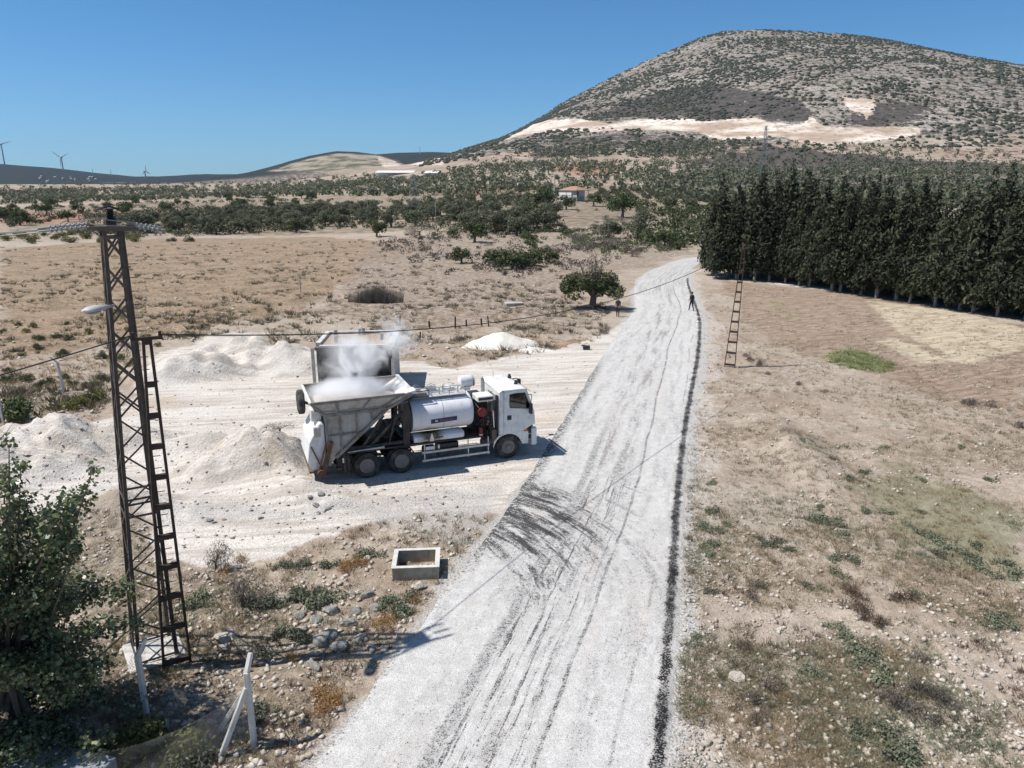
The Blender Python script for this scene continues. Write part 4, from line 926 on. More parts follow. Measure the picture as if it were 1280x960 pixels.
# signwriting band: unreadable small marks on navy
def on_tank(x, z, out=.006):
    s_ = (abs((z-2.20)/.76))**2.4; return -1.18*(1-min(s_, 1))**(1/2.4)-out
m = MB(); zs = [1.965, 2.0, 2.04, 2.08, 2.12, 2.155]
for a_, b_ in zip(zs[:-1], zs[1:]): m.quadslab((2.72, on_tank(0, a_), a_-.02), (3.84, on_tank(0, a_), a_+.02), (3.84, on_tank(0, b_), b_+.02), (2.72, on_tank(0, b_), b_-.02), .008)
lb = m.build('sign_band', M_BLUE, tk)
m = MB(); m.box((2.95, on_tank(0, 2.06)-.007, 2.055), (.10, .006, .07)); m.build('emblem', M_MARK, lb)
m = MB(); g = random.Random(4)
for k in range(7):
    x = 3.12+k*.078
    m.bb(x-.006, x+.012, on_tank(0, 2.06)-.012, on_tank(0, 2.06)-.006, 2.02+.018*0+k*.002, 2.10)
    zz = g.choice([2.03, 2.055, 2.09]); m.bb(x+.012, x+.045, on_tank(0, 2.06)-.012, on_tank(0, 2.06)-.006, zz-.007, zz+.009)
    if g.random() < .6: m.bb(x+.038, x+.052, on_tank(0, 2.06)-.012, on_tank(0, 2.06)-.006, 2.03, 2.095)
m.build('lettering', M_MARKR, lb)
# lower side box
m = MB(); loft(m, [1.98, 2.02, 4.08, 4.14], [.9, 1, 1, .86], -.86, 1.335, .36, .155, 4.0); m.build('side_burner_box', M_TANK, T, True)
m = MB(); loft(m, [1.98, 2.02, 4.08, 4.14], [.9, 1, 1, .86], .86, 1.335, .36, .155, 4.0); m.build('side_burner_box', M_TANK, T, True)
m = MB(); m.bb(2.85, 3.2, -1.235, -1.222, 1.33, 1.38); m.build('grab_handle', M_DARK, T)
m = MB(); m.prism([(2.62,1.22),(2.82,1.22),(2.75,1.55),(2.69,1.55)], -1.25, -1.23); m.build('drip_plate', M_WHITEC, T)
# top fittings
m = MB()
for y in (-.75, -.15): m.tube([(2.15,y,3.02),(2.15,y,3.2),(4.35,y,3.2),(4.35,y,2.98)], .022, 6)
m.bb(2.1, 4.4, -.75, -.15, 2.965, 2.985)
for x in (2.9, 3.65): m.tube([(x,-.75,2.98),(x,-.75,3.2)], .016, 6)
m.build('walkway_rail', M_ALU, T)
for (x, y, r) in ((3.9,.25,.28), (3.15,.3,.22), (2.5,.35,.2)):
    m = MB(); m.lathe((x, y, 2.93), (0,0,1), [(0,r),(.12,r),(.13,r*1.1),(.17,r*1.1),(.2,r*.6),(.24,r*.2)], 20); m.tube([(x-r,y,3.15),(x,y,3.27),(x+r,y,3.15)], .015, 6); m.build('manhole_cover', M_WHITEC, T, True)
m = MB()
for x, y, h_ in ((3.5,-.3,.35),(3.3,-.45,.28),(3.75,-.4,.22),(4.1,-.5,.3),(2.7,-.4,.2)): m.tube([(x,y,2.95),(x,y,2.95+h_),(x+.08,y,3.02+h_)], .03, 7)
m.build('valve', M_GREYM, T, True)
m = MB(); m.lathe((4.35, .2, 3.25), (1,0,0), [(0,.1),(.05,.27),(.55,.27),(.6,.24),(.62,.05)], 24); m.bb(4.5,4.8,-.05,.45,2.9,3.05); m.build('air_filter_drum', M_WHITE, T, True)
m = MB(); m.lathe((4.98,.15,3.25),(1,0,0),[(0,.22),(.02,.24),(.04,.22)],24); m.build('fan_grille', M_GREYM, T, True)
m = MB(); m.cyl((5.32, -.2, 2.75), (0,0,1), .085, 1.1, 14); m.tube([(5.32,-.2,3.3),(5.32,-.2,3.38),(5.25,-.2,3.44)], .06, 10); m.build('exhaust_stack', M_GREYM, T, True)
m = MB(); m.bb(4.78, 5.5, -1.1, -.35, 2.62, 2.86); m.build('control_cabinet', M_WHITEC, T, bevel=.03)
m = MB(); m.bb(4.82, 5.46, -1.115, -1.103, 2.70, 2.80); m.build('control_panel', M_DARK, T)
m = MB(); m.bb(4.75, 5.5, -.3, 1.1, 1.1, 2.55); m.build('pump_unit', M_BLACK, T, bevel=.03)
m = MB(); m.lathe((4.98, -1.12, 2.17), (0,1,0), [(0,.06),(.0,.2),(.03,.21),(.03,.15),(.16,.15),(.16,.21),(.19,.2),(.19,.06)], 24); m.build('hose_reel', M_REDP, T, True)
m = MB(); g = random.Random(9)
for k in range(26):
    x = g.uniform(4.75, 5.55); y = g.uniform(-1.1, -.4); z = g.uniform(1.2, 2.5); x2 = min(max(x+g.uniform(-.4,.4),4.72),5.6)
    m.tube([(x,y,z),(x,y-.05,z-g.uniform(.1,.4)),(x2,g.uniform(-1.05,-.4),max(1.15,z-g.uniform(.2,.6)))], g.uniform(.012,.04), 6)
m.build('pipework', M_BLACK, T, True)
m = MB(); m.lathe((5.2,-1.12,1.62),(0,1,0),[(0,.05),(.02,.07),(.05,.07),(.06,.03)],12); m.build('valve_handwheel', M_REDP, T, True)
m = MB(); m.cyl((4.9,-1.1,1.36),(0,0,1),.09,.3,12); m.build('filter_canister', M_REDP, T, True)
m = MB(); m.cyl((4.9,-1.1,1.19),(0,0,1),.095,.06,12); m.build('filter_cap', M_WHITE, T, True)
m = MB(); m.bb(5.38,5.6,-1.18,-.6,.75,1.35); m.cyl((5.2,-.95,.8),(1,0,0),.16,.5,12); m.build('air_tank', M_HOPD, T, bevel=.02)
# frame and platform between hopper and tank
m = MB()
for y in (-1.1, 1.1): m.bb(1.55, 1.82, y-.06, y+.06, 1.1, 3.12)
m.bb(1.6,1.8,-1.04,1.04,2.9,3.08); m.bb(1.6,1.8,-1.04,1.04,1.2,1.4)
m.beam((-.9,-1.05,1.25),(1.6,-1.05,1.3),.09,.12); m.beam((.25,-1.0,1.3),(1.55,-1.0,2.55),.09,.12); m.beam((-.1,-1.0,1.25),(.8,-1.0,2.5),.07,.1)
m.beam((-.9,1.05,1.25),(1.6,1.05,1.3),.09,.12); m.beam((.25,1.0,1.3),(1.55,1.0,2.55),.09,.12)
m.build('hopper_frame', M_BLACK, T)
m = MB(); m.bb(1.95,2.75,-.85,-.2,3.02,3.06)
for a_, b_ in (((1.95,-.85),(2.75,-.85)),((2.75,-.85),(2.75,-.2)),((1.95,-.2),(2.75,-.2)),((1.95,-.85),(1.95,-.2))):
    m.tube([(a_[0],a_[1],3.3),(b_[0],b_[1],3.3)], .018, 6); m.tube([(a_[0],a_[1],3.04),(a_[0],a_[1],3.3)], .015, 6)
m.build('inspection_platform', M_DARK, T)
m = MB()
for y in (-1.12,-.82): m.beam((.95,y,1.3),(1.35,y,2.75),.04,.05)
for k in range(5): t = k/4.5+.08; m.beam((.95+.4*t,-1.1,1.3+1.45*t),(.95+.4*t,-.84,1.3+1.45*t),.03)
m.build('ladder', M_BLACK, T)
m = MB(); m.cyl((.95,-.45,1.75),(0,1,0),.33,.5,18); m.bb(.3,1.3,-.6,.6,1.2,1.45); m.cyl((1.2,-.8,2.1),(1,0,0),.17,.6,14); m.tube([(.2,-.9,1.45),(.5,-.95,1.8),(.9,-.9,1.5),(1.3,-1.0,1.9),(1.5,-1,1.5)],.04,8); m.bb(.1,.6,-.9,.3,1.2,1.6)
m.build('mixer_drive', M_BLACK, T, True)
m = MB(); m.beam((-.75,-1.15,1.15),(.75,-1.15,1.2),.09,.09); m.build('hydraulic_ram', M_GREYM, T)
# hopper
FZ, RZ = 2.82, 3.40
low = [(-1.50,FZ),(.86,FZ+.02),(-1.16,1.08),(-1.42,.78)]
hp_ = empty('hopper'); hp_.parent = T
t_ = .05
for sd in (-1, 1):
    y = sd*1.2
    m = MB(); m.prism(low, min(y, y-sd*t_), max(y, y-sd*t_))
    m.quadslab((-1.50,y,FZ), (.86,y,FZ+.02), (1.92,sd*1.42,RZ+.02), (-2.02,sd*1.42,RZ), t_)
    m.build('side_plate', M_HOP, hp_)
    m = MB(); e = sd*.045
    m.beam((-1.55,y+e,FZ),(.92,y+e,FZ+.02),.09,.11); m.beam((.92,y+e,FZ+.0),(-1.2,y+e,1.05),.09,.12); m.beam((-1.50,y+e,FZ-.05),(-1.46,y+e,.75),.09,.1)
    m.beam((-2.04,sd*1.44,RZ),(1.94,sd*1.44,RZ+.02),.1,.1); m.beam((.92,y+e,FZ),(1.94,sd*1.44,RZ),.08,.11); m.beam((-1.52,y+e,FZ),(-2.04,sd*1.44,RZ),.08,.11)
    for x in (-.95,-.3,.3): zt = FZ-.03; zb = max(.95, 1.05+(x+1.16)*(FZ-1.05)/(.92+1.16)); m.beam((x,y+e*.8,zt),(x,y+e*.8,zb+.03),.07,.07)
    m.beam((-1.46,y+e*.8,1.95),(-.18,y+e*.8,1.97),.07,.07)
    for x in (-.95,-.15,.55): xs_ = -2.02+(x+1.5)/2.36*3.94; m.beam((x,y+e*.6,FZ+.02),(xs_,sd*1.44,RZ-.03),.07,.07)
    m.build('stiffening_rib', M_HOPD if False else plain('hopper_rib_steel', (.26,.24,.22), .65, .05, .35, .7, (.12,.09,.07), 2.2), hp_)
m = MB(); m.quadslab((-1.50,-1.2,FZ),(-1.50,1.2,FZ),(-2.02,1.42,RZ),(-2.02,-1.42,RZ),t_); m.bb(-1.53,-1.48,-1.15,1.15,.78,FZ); m.build('rear_plate', M_HOP, hp_)
m = MB(); m.quadslab((-1.16,-1.15,1.08),(.86,-1.15,FZ),(.86,1.15,FZ),(-1.16,1.15,1.08),t_); m.quadslab((.86,-1.2,FZ),(1.92,-1.42,RZ),(1.92,1.42,RZ),(.86,1.2,FZ),t_); m.build('sloping_front_plate', M_WHITEC, hp_)
m = MB(); m.beam((-2.05,-1.45,RZ),(-2.05,1.45,RZ),.09,.09); m.build('rear_lip', M_WHITEC, hp_)
m = MB(); m.beam((1.96,-1.5,RZ+.05),(1.96,1.5,RZ+.05),.14,.08); m.quadslab((1.6,-1.5,RZ+.04),(2.05,-1.5,RZ+.13),(2.05,-1.05,RZ+.15),(1.6,-1.1,RZ+.06),.05); m.build('rim_lip', M_WHITEC, hp_)
m = MB(); vs = []; g = random.Random(2)
Xn, Yn = 16, 12; b0 = len(m.v)
VV = []
for i in range(Xn+1):
    for j in range(Yn+1):
        fx_, fy_ = i/Xn*2-1, j/Yn*2-1; VV.append((-.1+fx_*1.85, fy_*1.33, 2.85+.45*max(0, 1-(fx_**2+fy_**2)*.8)+g.uniform(-.02,.02)+(.18*abs(fx_))))
m.add(VV, [(i*(Yn+1)+j, (i+1)*(Yn+1)+j, (i+1)*(Yn+1)+j+1, i*(Yn+1)+j+1) for i in range(Xn) for j in range(Yn)])
ag = m.build('aggregate_load', plain('hopper_aggregate', (.5,.47,.42), .95, 0, .1, .5, (.35,.32,.28), 12, .8), hp_, True)
# spreader at the back
m = MB(); m.prism([(-1.56,.62),(-1.56,2.45),(-1.75,2.5),(-2.18,1.75),(-2.3,.95),(-2.05,.55)], -1.15, 1.15); m.build('rear_spreader_casing', M_WHITE, T, bevel=.03)
m = MB(); m.bb(-2.0,-1.6,-.75,-.25,2.46,2.95); m.cyl((-1.8,-.2,2.75),(1,0,0),.2,.35,16); m.build('spreader_motor', M_WHITEC, T, bevel=.03)
m = MB(); m.bb(-1.98,-1.72,-1.17,-1.05,1.95,2.35); m.build('junction_box', M_GREYM, T, bevel=.02)
m = MB(); m.beam((-1.35,-1.3,1.75),(-1.72,-1.3,.5),.12,.16); m.beam((-1.55,-1.3,1.75),(-1.9,-1.3,.6),.05,.06); m.cyl((-1.8,-1.25,.5),(0,1,0),.16,.3,14); m.beam((-2.12,-1.2,1.6),(-1.78,-1.2,.7),.03,.05); m.build('spreader_arm', plain('rusty_steel', (.16,.085,.05), .85, 0, .2, .7, (.07,.05,.04), 4), T, True)
m = MB(); m.cyl((-1.85,0,.42),(0,1,0),.13,2.3,14); m.bb(-2.25,-1.6,-1.2,1.2,.5,.58); m.build('spreader_roller', M_HOPD, T, True)
m = MB(); m.bb(-.92,-.82,-1.2,-1.1,.35,1.2); m.bb(-.78,-.72,-1.22,-1.16,.3,1.15); m.bb(-1.15,-.9,-1.1,-.9,.4,1.1); m.build('rear_bracket', M_BLACK, T)
m = MB(); m.bb(-.96,-.9,-1.24,-1.21,.78,.98); m.build('marker_reflector', M_WHITE, T)
m = MB(); m.bb(-1.2,-1.0,-1.2,1.2,.45,.58); m.build('rear_bumper_beam', M_BLACK, T)
m = MB(); m.bb(-1.25,-1.20,-1.15,-.8,.62,.74); m.build('tail_lamp', M_REDP, T)
m = MB(); m.bb(-1.25,-1.20,.8,1.15,.62,.74); m.build('tail_lamp', M_REDP, T)
# cab
cb = empty('cab'); cb.parent = T
yw = 1.2
rear_prof = [(5.72,1.0),(5.72,2.98),(5.80,3.08)]
outer = [(5.92,1.12),(5.92,2.30),(5.92,2.96),(6.40,2.98),(6.97,2.97),(7.20,2.35),(7.33,1.95),(7.36,1.45),(6.80,1.16),(6.3,1.14)]
inner = [(6.20,2.26),(6.17,2.45),(6.18,2.84),(6.42,2.87),(6.88,2.86),(7.06,2.40),(7.13,2.14),(6.95,2.16),(6.65,2.2),(6.42,2.23)]
for sd in (-1, 1):
    m = MB(); m.bb(5.72,5.905,min(sd*yw,sd*(yw-.05)),max(sd*yw,sd*(yw-.05)),1.05,3.0)
    m.bb(5.905,6.95,min(sd*yw,sd*(yw-.05)),max(sd*yw,sd*(yw-.05)),2.975,3.04)
    # arch and sill below the door
    P_ = []
    for k in range(9):
        a = math.pi*(.02+.96*k/8); P_.append((6.1+math.cos(a)*.66, .52+math.sin(a)*.60))
    body = [(6.98,.58),(7.38,.62),(7.38,1.44),(6.80,1.15),(5.72,1.05),(5.50,.72)]+P_[::-1][:0]
    m.prism([(6.78,.56),(7.05,.56),(7.05,1.10),(6.80,1.15),(5.74,1.13),(5.46,.82),(5.44,.60)]+[(6.1-.66,.54)]+[(6.1-math.cos(a)*.64, .52+math.sin(a)*.575) for a in [math.pi*q/10 for q in range(1, 10)]], min(sd*yw,sd*(yw-.06)), max(sd*yw,sd*(yw-.06)))
    m.build('wing', M_WHITE, cb)
    m = MB(); ringpanel(m, outer, inner, sd*(yw+.012), sd*(yw-.05)); dr = m.build('door', M_WHITE, cb)
    m = MB(); m.prism(inner, min(sd*(yw-.02),sd*(yw-.028)), max(sd*(yw-.02),sd*(yw-.028))); m.build('side_window', M_GLASS, dr)
    m = MB(); ringpanel(m, [(x_+(x_-6.64)*.035, z_+(z_-2.5)*.05) for x_, z_ in inner], inner, sd*(yw+.018), sd*(yw-.03)); m.build('window_seal', M_DARK, dr)
    m = MB(); m.bb(6.06,6.26,min(sd*(yw+.01),sd*(yw+.022)),max(sd*(yw+.01),sd*(yw+.022)),1.72,1.93); m.build('door_handle', M_DARK, dr, bevel=.004)
    m = MB(); mxx = 7.28; yy = sd*(yw+.16); m.box((7.10,sd*(yw+.14),2.18),(.10,.2,.46)); m.tube([(7.0,sd*yw,2.8),(7.15,sd*(yw+.1),2.75),(7.1,sd*(yw+.14),2.3)], .018, 6); m.build('side_mirror', M_DARK, cb, bevel=.03)
    m = MB(); m.bb(7.02,7.36,min(sd*1.17,sd*.85),max(sd*1.17,sd*.85),.66,1.24); m.build('entry_step', M_DARK, cb, bevel=.02)
    for zz in (.72,.98): m = MB(); m.bb(6.92,7.3,min(sd*1.19,sd*1.0),max(sd*1.19,sd*1.0),zz-.02,zz+.02); m.build('step_tread', M_GREYM, cb)
    m = MB(); m.bb(7.20,7.44,min(sd*1.24,sd*1.05),max(sd*1.24,sd*1.05),.45,1.25); m.build('bumper_corner', M_WHITE, cb, bevel=.03)
    m = MB(); m.box((7.47,sd*.95,.78),(.05,.32,.18)); m.build('headlight', M_GLASS if False else M_MARK, cb, bevel=.02)
    m = MB()
    for k in range(9):
        a0 = math.pi*(.06+k*.098); a1 = a0+math.pi*.098; r = .63
        m.quadslab((6.1+math.cos(a0)*r, sd*1.17, .52+math.sin(a0)*r*.92), (6.1+math.cos(a1)*r, sd*1.17, .52+math.sin(a1)*r*.92), (6.1+math.cos(a1)*r, sd*.8, .52+math.sin(a1)*r*.92), (6.1+math.cos(a0)*r, sd*.8, .52+math.sin(a0)*r*.92), .02)
    m.build('wheel_arch', M_DARK, cb)
m = MB(); m.box((6.93,-1.225,1.17),(.12,.02,.1)); m.build('indicator_lamp', M_ORG, cb)
m = MB(); m.bb(5.70,5.76,-yw+.05,yw-.05,1.05,3.0); m.build('rear_wall', M_WHITE, cb)
m = MB(); m.bb(5.66,5.695,-.95,.1,2.05,2.8); m.build('rear_grille', M_GREYM, cb)
m = MB(); m.bb(5.60,5.69,-1.15,-.98,1.3,2.85); m.build('air_intake_duct', M_DARK, cb, bevel=.02)
m = MB(); V = []
rp = [(5.70,3.0),(5.74,3.06),(5.85,3.10),(6.75,3.10),(6.93,3.06),(7.0,2.97)]
for y in (-1.21,-1.14,1.14,1.21): V += [(x_, y, z_-(.05 if abs(y) > 1.2 else 0)) for x_, z_ in rp]
k_ = len(rp); m.add(V, [(r_*k_+i, r_*k_+i+1, (r_+1)*k_+i+1, (r_+1)*k_+i) for r_ in range(3) for i in range(k_-1)]+[(0,k_,2*k_,3*k_,3*k_+5,2*k_+5,k_+5,5)])
m.build('roof', M_WHITE, cb, True)
m = MB(); wo_ = [(-1.19,2.97),(1.19,2.97),(1.19,1.40),(-1.19,1.40)]; wi_ = [(-1.08,2.88),(1.08,2.88),(1.08,1.98),(-1.08,1.98)]
def fx_(z): return 6.98+(2.97-z)*.385 if z > 1.95 else 7.373
V = []
for off in (0, -.05):
    for L2 in (wo_, wi_): V += [(fx_(z)+off, y, z) for y, z in L2]
Fs = []
for i in range(4):
    j = (i+1) % 4; Fs += [(i, j, 4+j, 4+i), (8+i, 12+i, 12+j, 8+j), (4+i, 4+j, 12+j, 12+i), (i, 8+i, 8+j, j)]
m.add(V, Fs); m.build('front_panel', M_WHITE, cb)
m = MB(); m.quadslab((fx_(2.88)-.01,-1.1,2.88),(fx_(2.88)-.01,1.1,2.88),(fx_(1.98)-.01,1.1,1.98),(fx_(1.98)-.01,-1.1,1.98),.01); m.build('windscreen', M_GLASS, cb)
m = MB(); m.bb(7.385,7.41,-.85,.85,1.0,1.75); m.build('radiator_grille', M_DARK, cb, bevel=.008)
m = MB(); m.bb(7.22,7.46,-1.04,1.04,.42,.98); m.build('front_bumper', M_WHITEC, cb, bevel=.03)
m = MB(); m.quadslab((7.02,-1.0,2.99),(7.02,1.0,2.99),(7.22,1.0,2.85),(7.22,-1.0,2.85),.02); m.build('sun_visor', M_DARK, cb)
for y, x in ((-.55,6.72),(.55,6.85)):
    m = MB(); m.lathe((x,y,3.10),(0,0,1),[(0,.09),(.05,.09),(.06,.07),(.16,.06),(.18,.02)],14); m.build('beacon_lamp', M_DARK, cb, True)
m = MB(); m.tube([(6.2,.9,3.08),(6.2,.9,3.35)], .01, 5); m.build('aerial', M_DARK, cb)
m = MB(); m.tube([(7.0,1.15,2.85),(7.45,1.35,2.82),(7.62,1.42,2.75)], .02, 6); m.box((7.66,1.42,2.62),(.12,.2,.26)); m.build('front_mirror', M_DARK, cb)
m = MB(); m.bb(5.8,7.3,-1.13,1.13,1.18,1.24); m.bb(6.9,7.3,-1.1,1.1,1.24,1.85); m.build('cab_interior', M_DARK, cb)
for sd in (-1, 1):
    m = MB(); m.bb(6.05,6.5,sd*.62-.22,sd*.62+.22,1.24,1.7); m.box((6.05,sd*.62,2.05),(.14,.42,.75)); m.box((6.05,sd*.62,2.52),(.1,.24,.2)); m.build('seat', M_DARK, cb, bevel=.03)
m = MB(); m.lathe((6.78,.62,2.02),(-.7,0,.6),[(0,.2),(.02,.22),(.04,.2)],20); m.build('steering_wheel', M_DARK, cb, True)
# engine and gearbox mass under the cab, propeller shaft
m = MB(); m.bb(5.4,6.9,-.36,.36,.55,1.16); m.cyl((4.2,0,.72),(1,0,0),.07,5.0,10); m.build('engine_block', M_BLACK, cb, bevel=.04)
# crew member in the near side seat (seated)
Js = dict(hip=(0,0,.95), lean=-.03, elbowL=(-.27,.12,1.22), elbowR=(.27,.12,1.22), wristL=(-.18,.34,1.14), wristR=(.16,.34,1.14), kneeL=(-.13,.42,.93), kneeR=(.13,.42,.93), ankleL=(-.13,.5,.50), ankleR=(.13,.5,.50))
p_ = TW(6.22, -.62, 1.75-.95+.05)
person(p_, TA-math.pi/2, Js, M_CL_G, M_CL_T, 'crew member in a grey shirt sitting inside the white lorry cab')
# ------------------------------------------------------------------ steam and dust over the hopper
n = NT('steam'); P = n.coord('Object'); x_, y_, z_ = n.sep(P)
def ell(cx, cy, cz, rx, ry, rz):
    a_ = n.math('DIVIDE', n.math('SUBTRACT', x_, cx), rx); b_ = n.math('DIVIDE', n.math('SUBTRACT', y_, cy), ry); c_ = n.math('DIVIDE', n.math('SUBTRACT', z_, cz), rz)
    return n.math('SQRT', n.math('ADD', n.math('ADD', n.math('MULTIPLY', a_, a_), n.math('MULTIPLY', b_, b_)), n.math('MULTIPLY', c_, c_)))
nz = n.noise(P, 1.05, 5, .62, .9)
e1 = n.ss(ell(-.35,.1,3.45,2.1,1.4,.7), .35, 1.0, 1, 0); e2 = n.ss(ell(.1,.5,4.6,2.1,1.6,1.8), .15, 1.0, 1, 0); e3 = n.ss(ell(1.7,.9,5.1,1.6,1.4,1.6), .1, 1.0, .9, 0)
d1 = n.math('MULTIPLY', n.math('ADD', n.math('MULTIPLY', e1, .9), n.math('MULTIPLY', n.math('SUBTRACT', nz, .5), 3.0)), e1)
d2 = n.math('MULTIPLY', n.math('ADD', n.math('MULTIPLY', n.math('MAXIMUM', e2, e3), .75), n.math('SUBTRACT', n.math('MULTIPLY', n.math('SUBTRACT', nz, .5), 4.5), .28)), n.math('MAXIMUM', e2, e3))
d1 = n.math('MULTIPLY', n.math('MAXIMUM', d1, 0.), 4.5); d2 = n.math('MULTIPLY', n.math('MAXIMUM', d2, 0.), 3.4)
v = n.n('VolumePrincipled'); n.set(v.inputs['Density'], n.math('MAXIMUM', d1, d2)); v.inputs['Color'].default_value = (.995,.995,.998,1); v.inputs['Anisotropy'].default_value = .25
n.t.links.new(v.outputs[0], n.out.inputs[1])
m = MB(); m.bb(-2.3,3.4,-1.3,2.4,2.9,6.8); st_ = m.build('steam_cloud', n.m, None, loc=TO, rot=(0,0,TA)); tag(st_, 'white steam and dust cloud rising from the lorry hopper', 'steam', kind='stuff')
# ------------------------------------------------------------------ concrete, rust and wires
M_CONC = plain('weathered_concrete', (.42,.405,.38), .9, 0, .2, .8, (.28,.255,.22), 1.5, .4)
M_CONCP = plain('pale_concrete', (.56,.55,.52), .9, 0, .2, .5, (.36,.33,.29), 2.5, .4)
M_RUSTY = plain('rust_brown_steel', (.05,.036,.03), .8, 0, .25, .6, (.095,.062,.046), 5)
M_STEEL = plain('weathered_lattice_steel', (.10,.085,.075), .7, .1, .3, .7, (.18,.14,.11), 5)
M_WIRE = plain('black_cable', (.018,.018,.018), .6)
M_AL = plain('bare_conductor', (.30,.30,.30), .5, .4)
M_GLI = plain('glass_insulator', (.26,.28,.28), .55, 0, .3, .4, (.2,.2,.19))
def lerp(a, b, t): return a+(b-a)*t
# --- tall lattice pylon near the camera
bx, by = flat(193, 813); bz = h1(bx, by)-.05
az_ = math.atan2(bx, by)
TILT = Matrix.Rotation(R(2.2), 4, 'Y'); MVM = Matrix.Translation((bx, by, bz)) @ TILT @ Matrix.Rotation(-az_+.10, 4, 'Z')
mv = tag(empty('lattice_pylon', (bx, by, bz), -az_+.10), 'tall brown steel lattice pylon with strain insulators standing nearest the camera', 'pylon')
mv.rotation_euler = MVM.to_euler()
HT = 10.55-bz; wb, wt_ = .47, .20
def legp(sx, sy, f): w = lerp(wb, wt_, f); return Vector((sx*w, sy*w, HT*f))
for sx in (-1, 1):
    for sy in (-1, 1):
        m = MB(); m.angle(legp(sx, sy, -.01), legp(sx, sy, 1), .08, .012, (sx, sy)); m.build('leg', M_STEEL, mv)
m = MB(); nb_ = 15
for f_, (a_, b_) in enumerate([((-1,-1),(1,-1)), ((1,-1),(1,1)), ((1,1),(-1,1)), ((-1,1),(-1,-1))]):
    for k in range(nb_):
        f0 = (k/nb_)**1.0; f1 = (k+1)/nb_
        s0, s1 = (a_, b_) if (k+f_) % 2 == 0 else (b_, a_)
        m.beam(legp(*s0, f0+.004), legp(*s1, f1-.004), .012, .042)
        if k > 8 and f_ in (0, 2): m.beam(legp(*s1, f0+.004), legp(*s0, f1-.004), .012, .045)
    for f in (.02, .38, .42, .985): m.beam(legp(*a_, f), legp(*b_, f), .012, .055)
m.build('lattice_bracing', M_STEEL, mv)
m = MB()
for k in range(30): f = .12+k*.028; p = legp(1, -1, f); m.beam(p+Vector((0,0,0)), p+Vector((.17,-.02,0)), .016)
m.build('climbing_peg', M_STEEL, mv)['kind'] = 'stuff'
m = MB(); m.bb(-.30,.30,-.26,.26,HT-.02,HT+.08); m.bb(-.5,.5,-.30,-.24,HT-.0,HT+.09); m.bb(-.5,.5,.24,.30,HT-.0,HT+.09); m.build('head_frame', M_STEEL, mv)
m = MB(); m.bb(-.1,.1,-.1,.1,HT+.1,HT+.22)
m.lathe((0,0,HT+.2),(0,0,1),[(0,.05),(.03,.09),(.05,.05),(.08,.1),(.1,.05),(.13,.1),(.15,.05),(.18,.1),(.2,.05),(.24,.1),(.26,.04)],12); m.build('pin_insulator', M_DARK, mv, True)
m = MB(); m.tube([(-.25,0,HT+.42),(0,0,HT+.5),(.2,.05,HT+.42)], .022, 6); m.build('top_clamp', M_DARK, mv, True)
ca, sa = math.cos(-az_+.10), math.sin(-az_+.10)
def mvw(x, y, z): return MVM @ Vector((x, y, z))
for k, (yo, zo) in enumerate(((-.3,.08), (.3,.08), (0,.12))):
    for sd in (-1, 1):
        a0 = Vector((sd*.45, yo, HT+zo)); dr_ = Vector((sd, -.15*sd, -.12)).normalized(); L_i = .8 if sd < 0 else .45
        m = MB(); prf = [(0,.02)]
        for q in range(int(L_i/.09)): b0 = .04+q*.09; prf += [(b0,.02),(b0+.015,.048),(b0+.035,.044),(b0+.045,.02)]
        prf += [(L_i,.02),(L_i+.12,.015)]
        m.lathe(a0, dr_, prf, 10); m.build('strain_insulator', M_GLI, mv, True)
for k, (yo, zo) in enumerate(((-.3,.08), (.3,.08), (0,.12))):
    s_ = mvw(-.45-.92*.98, yo+.16, HT+zo-.13); e_ = s_+Vector((-60, 4, -1.2+k*.1)); pts_ = []
    for q in range(25): t = q/24; p = s_.lerp(e_, t); p.z -= 4*1.6*t*(1-t)*.6; pts_.append(p)
    m = MB(); m.tube(pts_, .011, 5); o = m.build('overhead_conductor', M_AL, None, True)
    tag(o, ['bare grey conductor leaving the pylon left on its near side', 'bare grey conductor leaving the pylon left on its far side', 'bare grey conductor leaving the pylon left between the two others'][k], 'cable')
m = MB()
for yo in (-.3, .3): m.tube([(-1.2,yo+.1,HT-.08),(-.8,yo,HT+.18),(-.2,yo,HT+.24),(.5,yo,HT+.14),(.85,yo-.1,HT+.0)], .008, 5)
m.build('jumper_loop', M_AL, mv, True)
m = MB(); m.bb(-.66,.66,-.66,.66,-.15,.16); pb = m.build('concrete_footing', M_CONCP, mv, bevel=.03)
# --- lamp head on the pylon
lz = 8.95
lb_ = mvw(-.15, -.36, lz-bz); le = mvw(-.62, -.95, lz-bz+.02)
lp = tag(empty('street_lamp', tuple(lb_)), 'grey cobra head street lamp bolted to the near pylon', 'street lamp')
m = MB(); d_ = (le-lb_); m.tube([(0,0,0), tuple(d_*.35)], .03, 8); m.build('bracket_arm', M_GREYM, lp, True)
u_ = d_.normalized(); sd_ = u_.cross(Vector((0,0,1))).normalized(); up__ = sd_.cross(u_)
m = MB(); V = []; prof = [(.28,.06,.05),(.45,.10,.07),(.62,.15,.09),(.85,.16,.085),(1.0,.12,.06),(1.06,.05,.03)]
for t, w_, h_ in prof:
    for q in range(14): a = 2*math.pi*q/14; V.append(tuple(u_*t*.95+sd_*math.cos(a)*w_+up__*(math.sin(a)*h_*(1 if math.sin(a) > 0 else .45))))
m.add(V, [(i*14+k, i*14+(k+1) % 14, (i+1)*14+(k+1) % 14, (i+1)*14+k) for i in range(5) for k in range(14)]+[tuple(range(14)), tuple(70+k for k in range(14))[::-1]])
m.build('lamp_housing', plain('lamp_housing_grey', (.5,.5,.48), .5, .1, .4, .5, (.3,.28,.25)), lp, True)
m = MB(); V = []
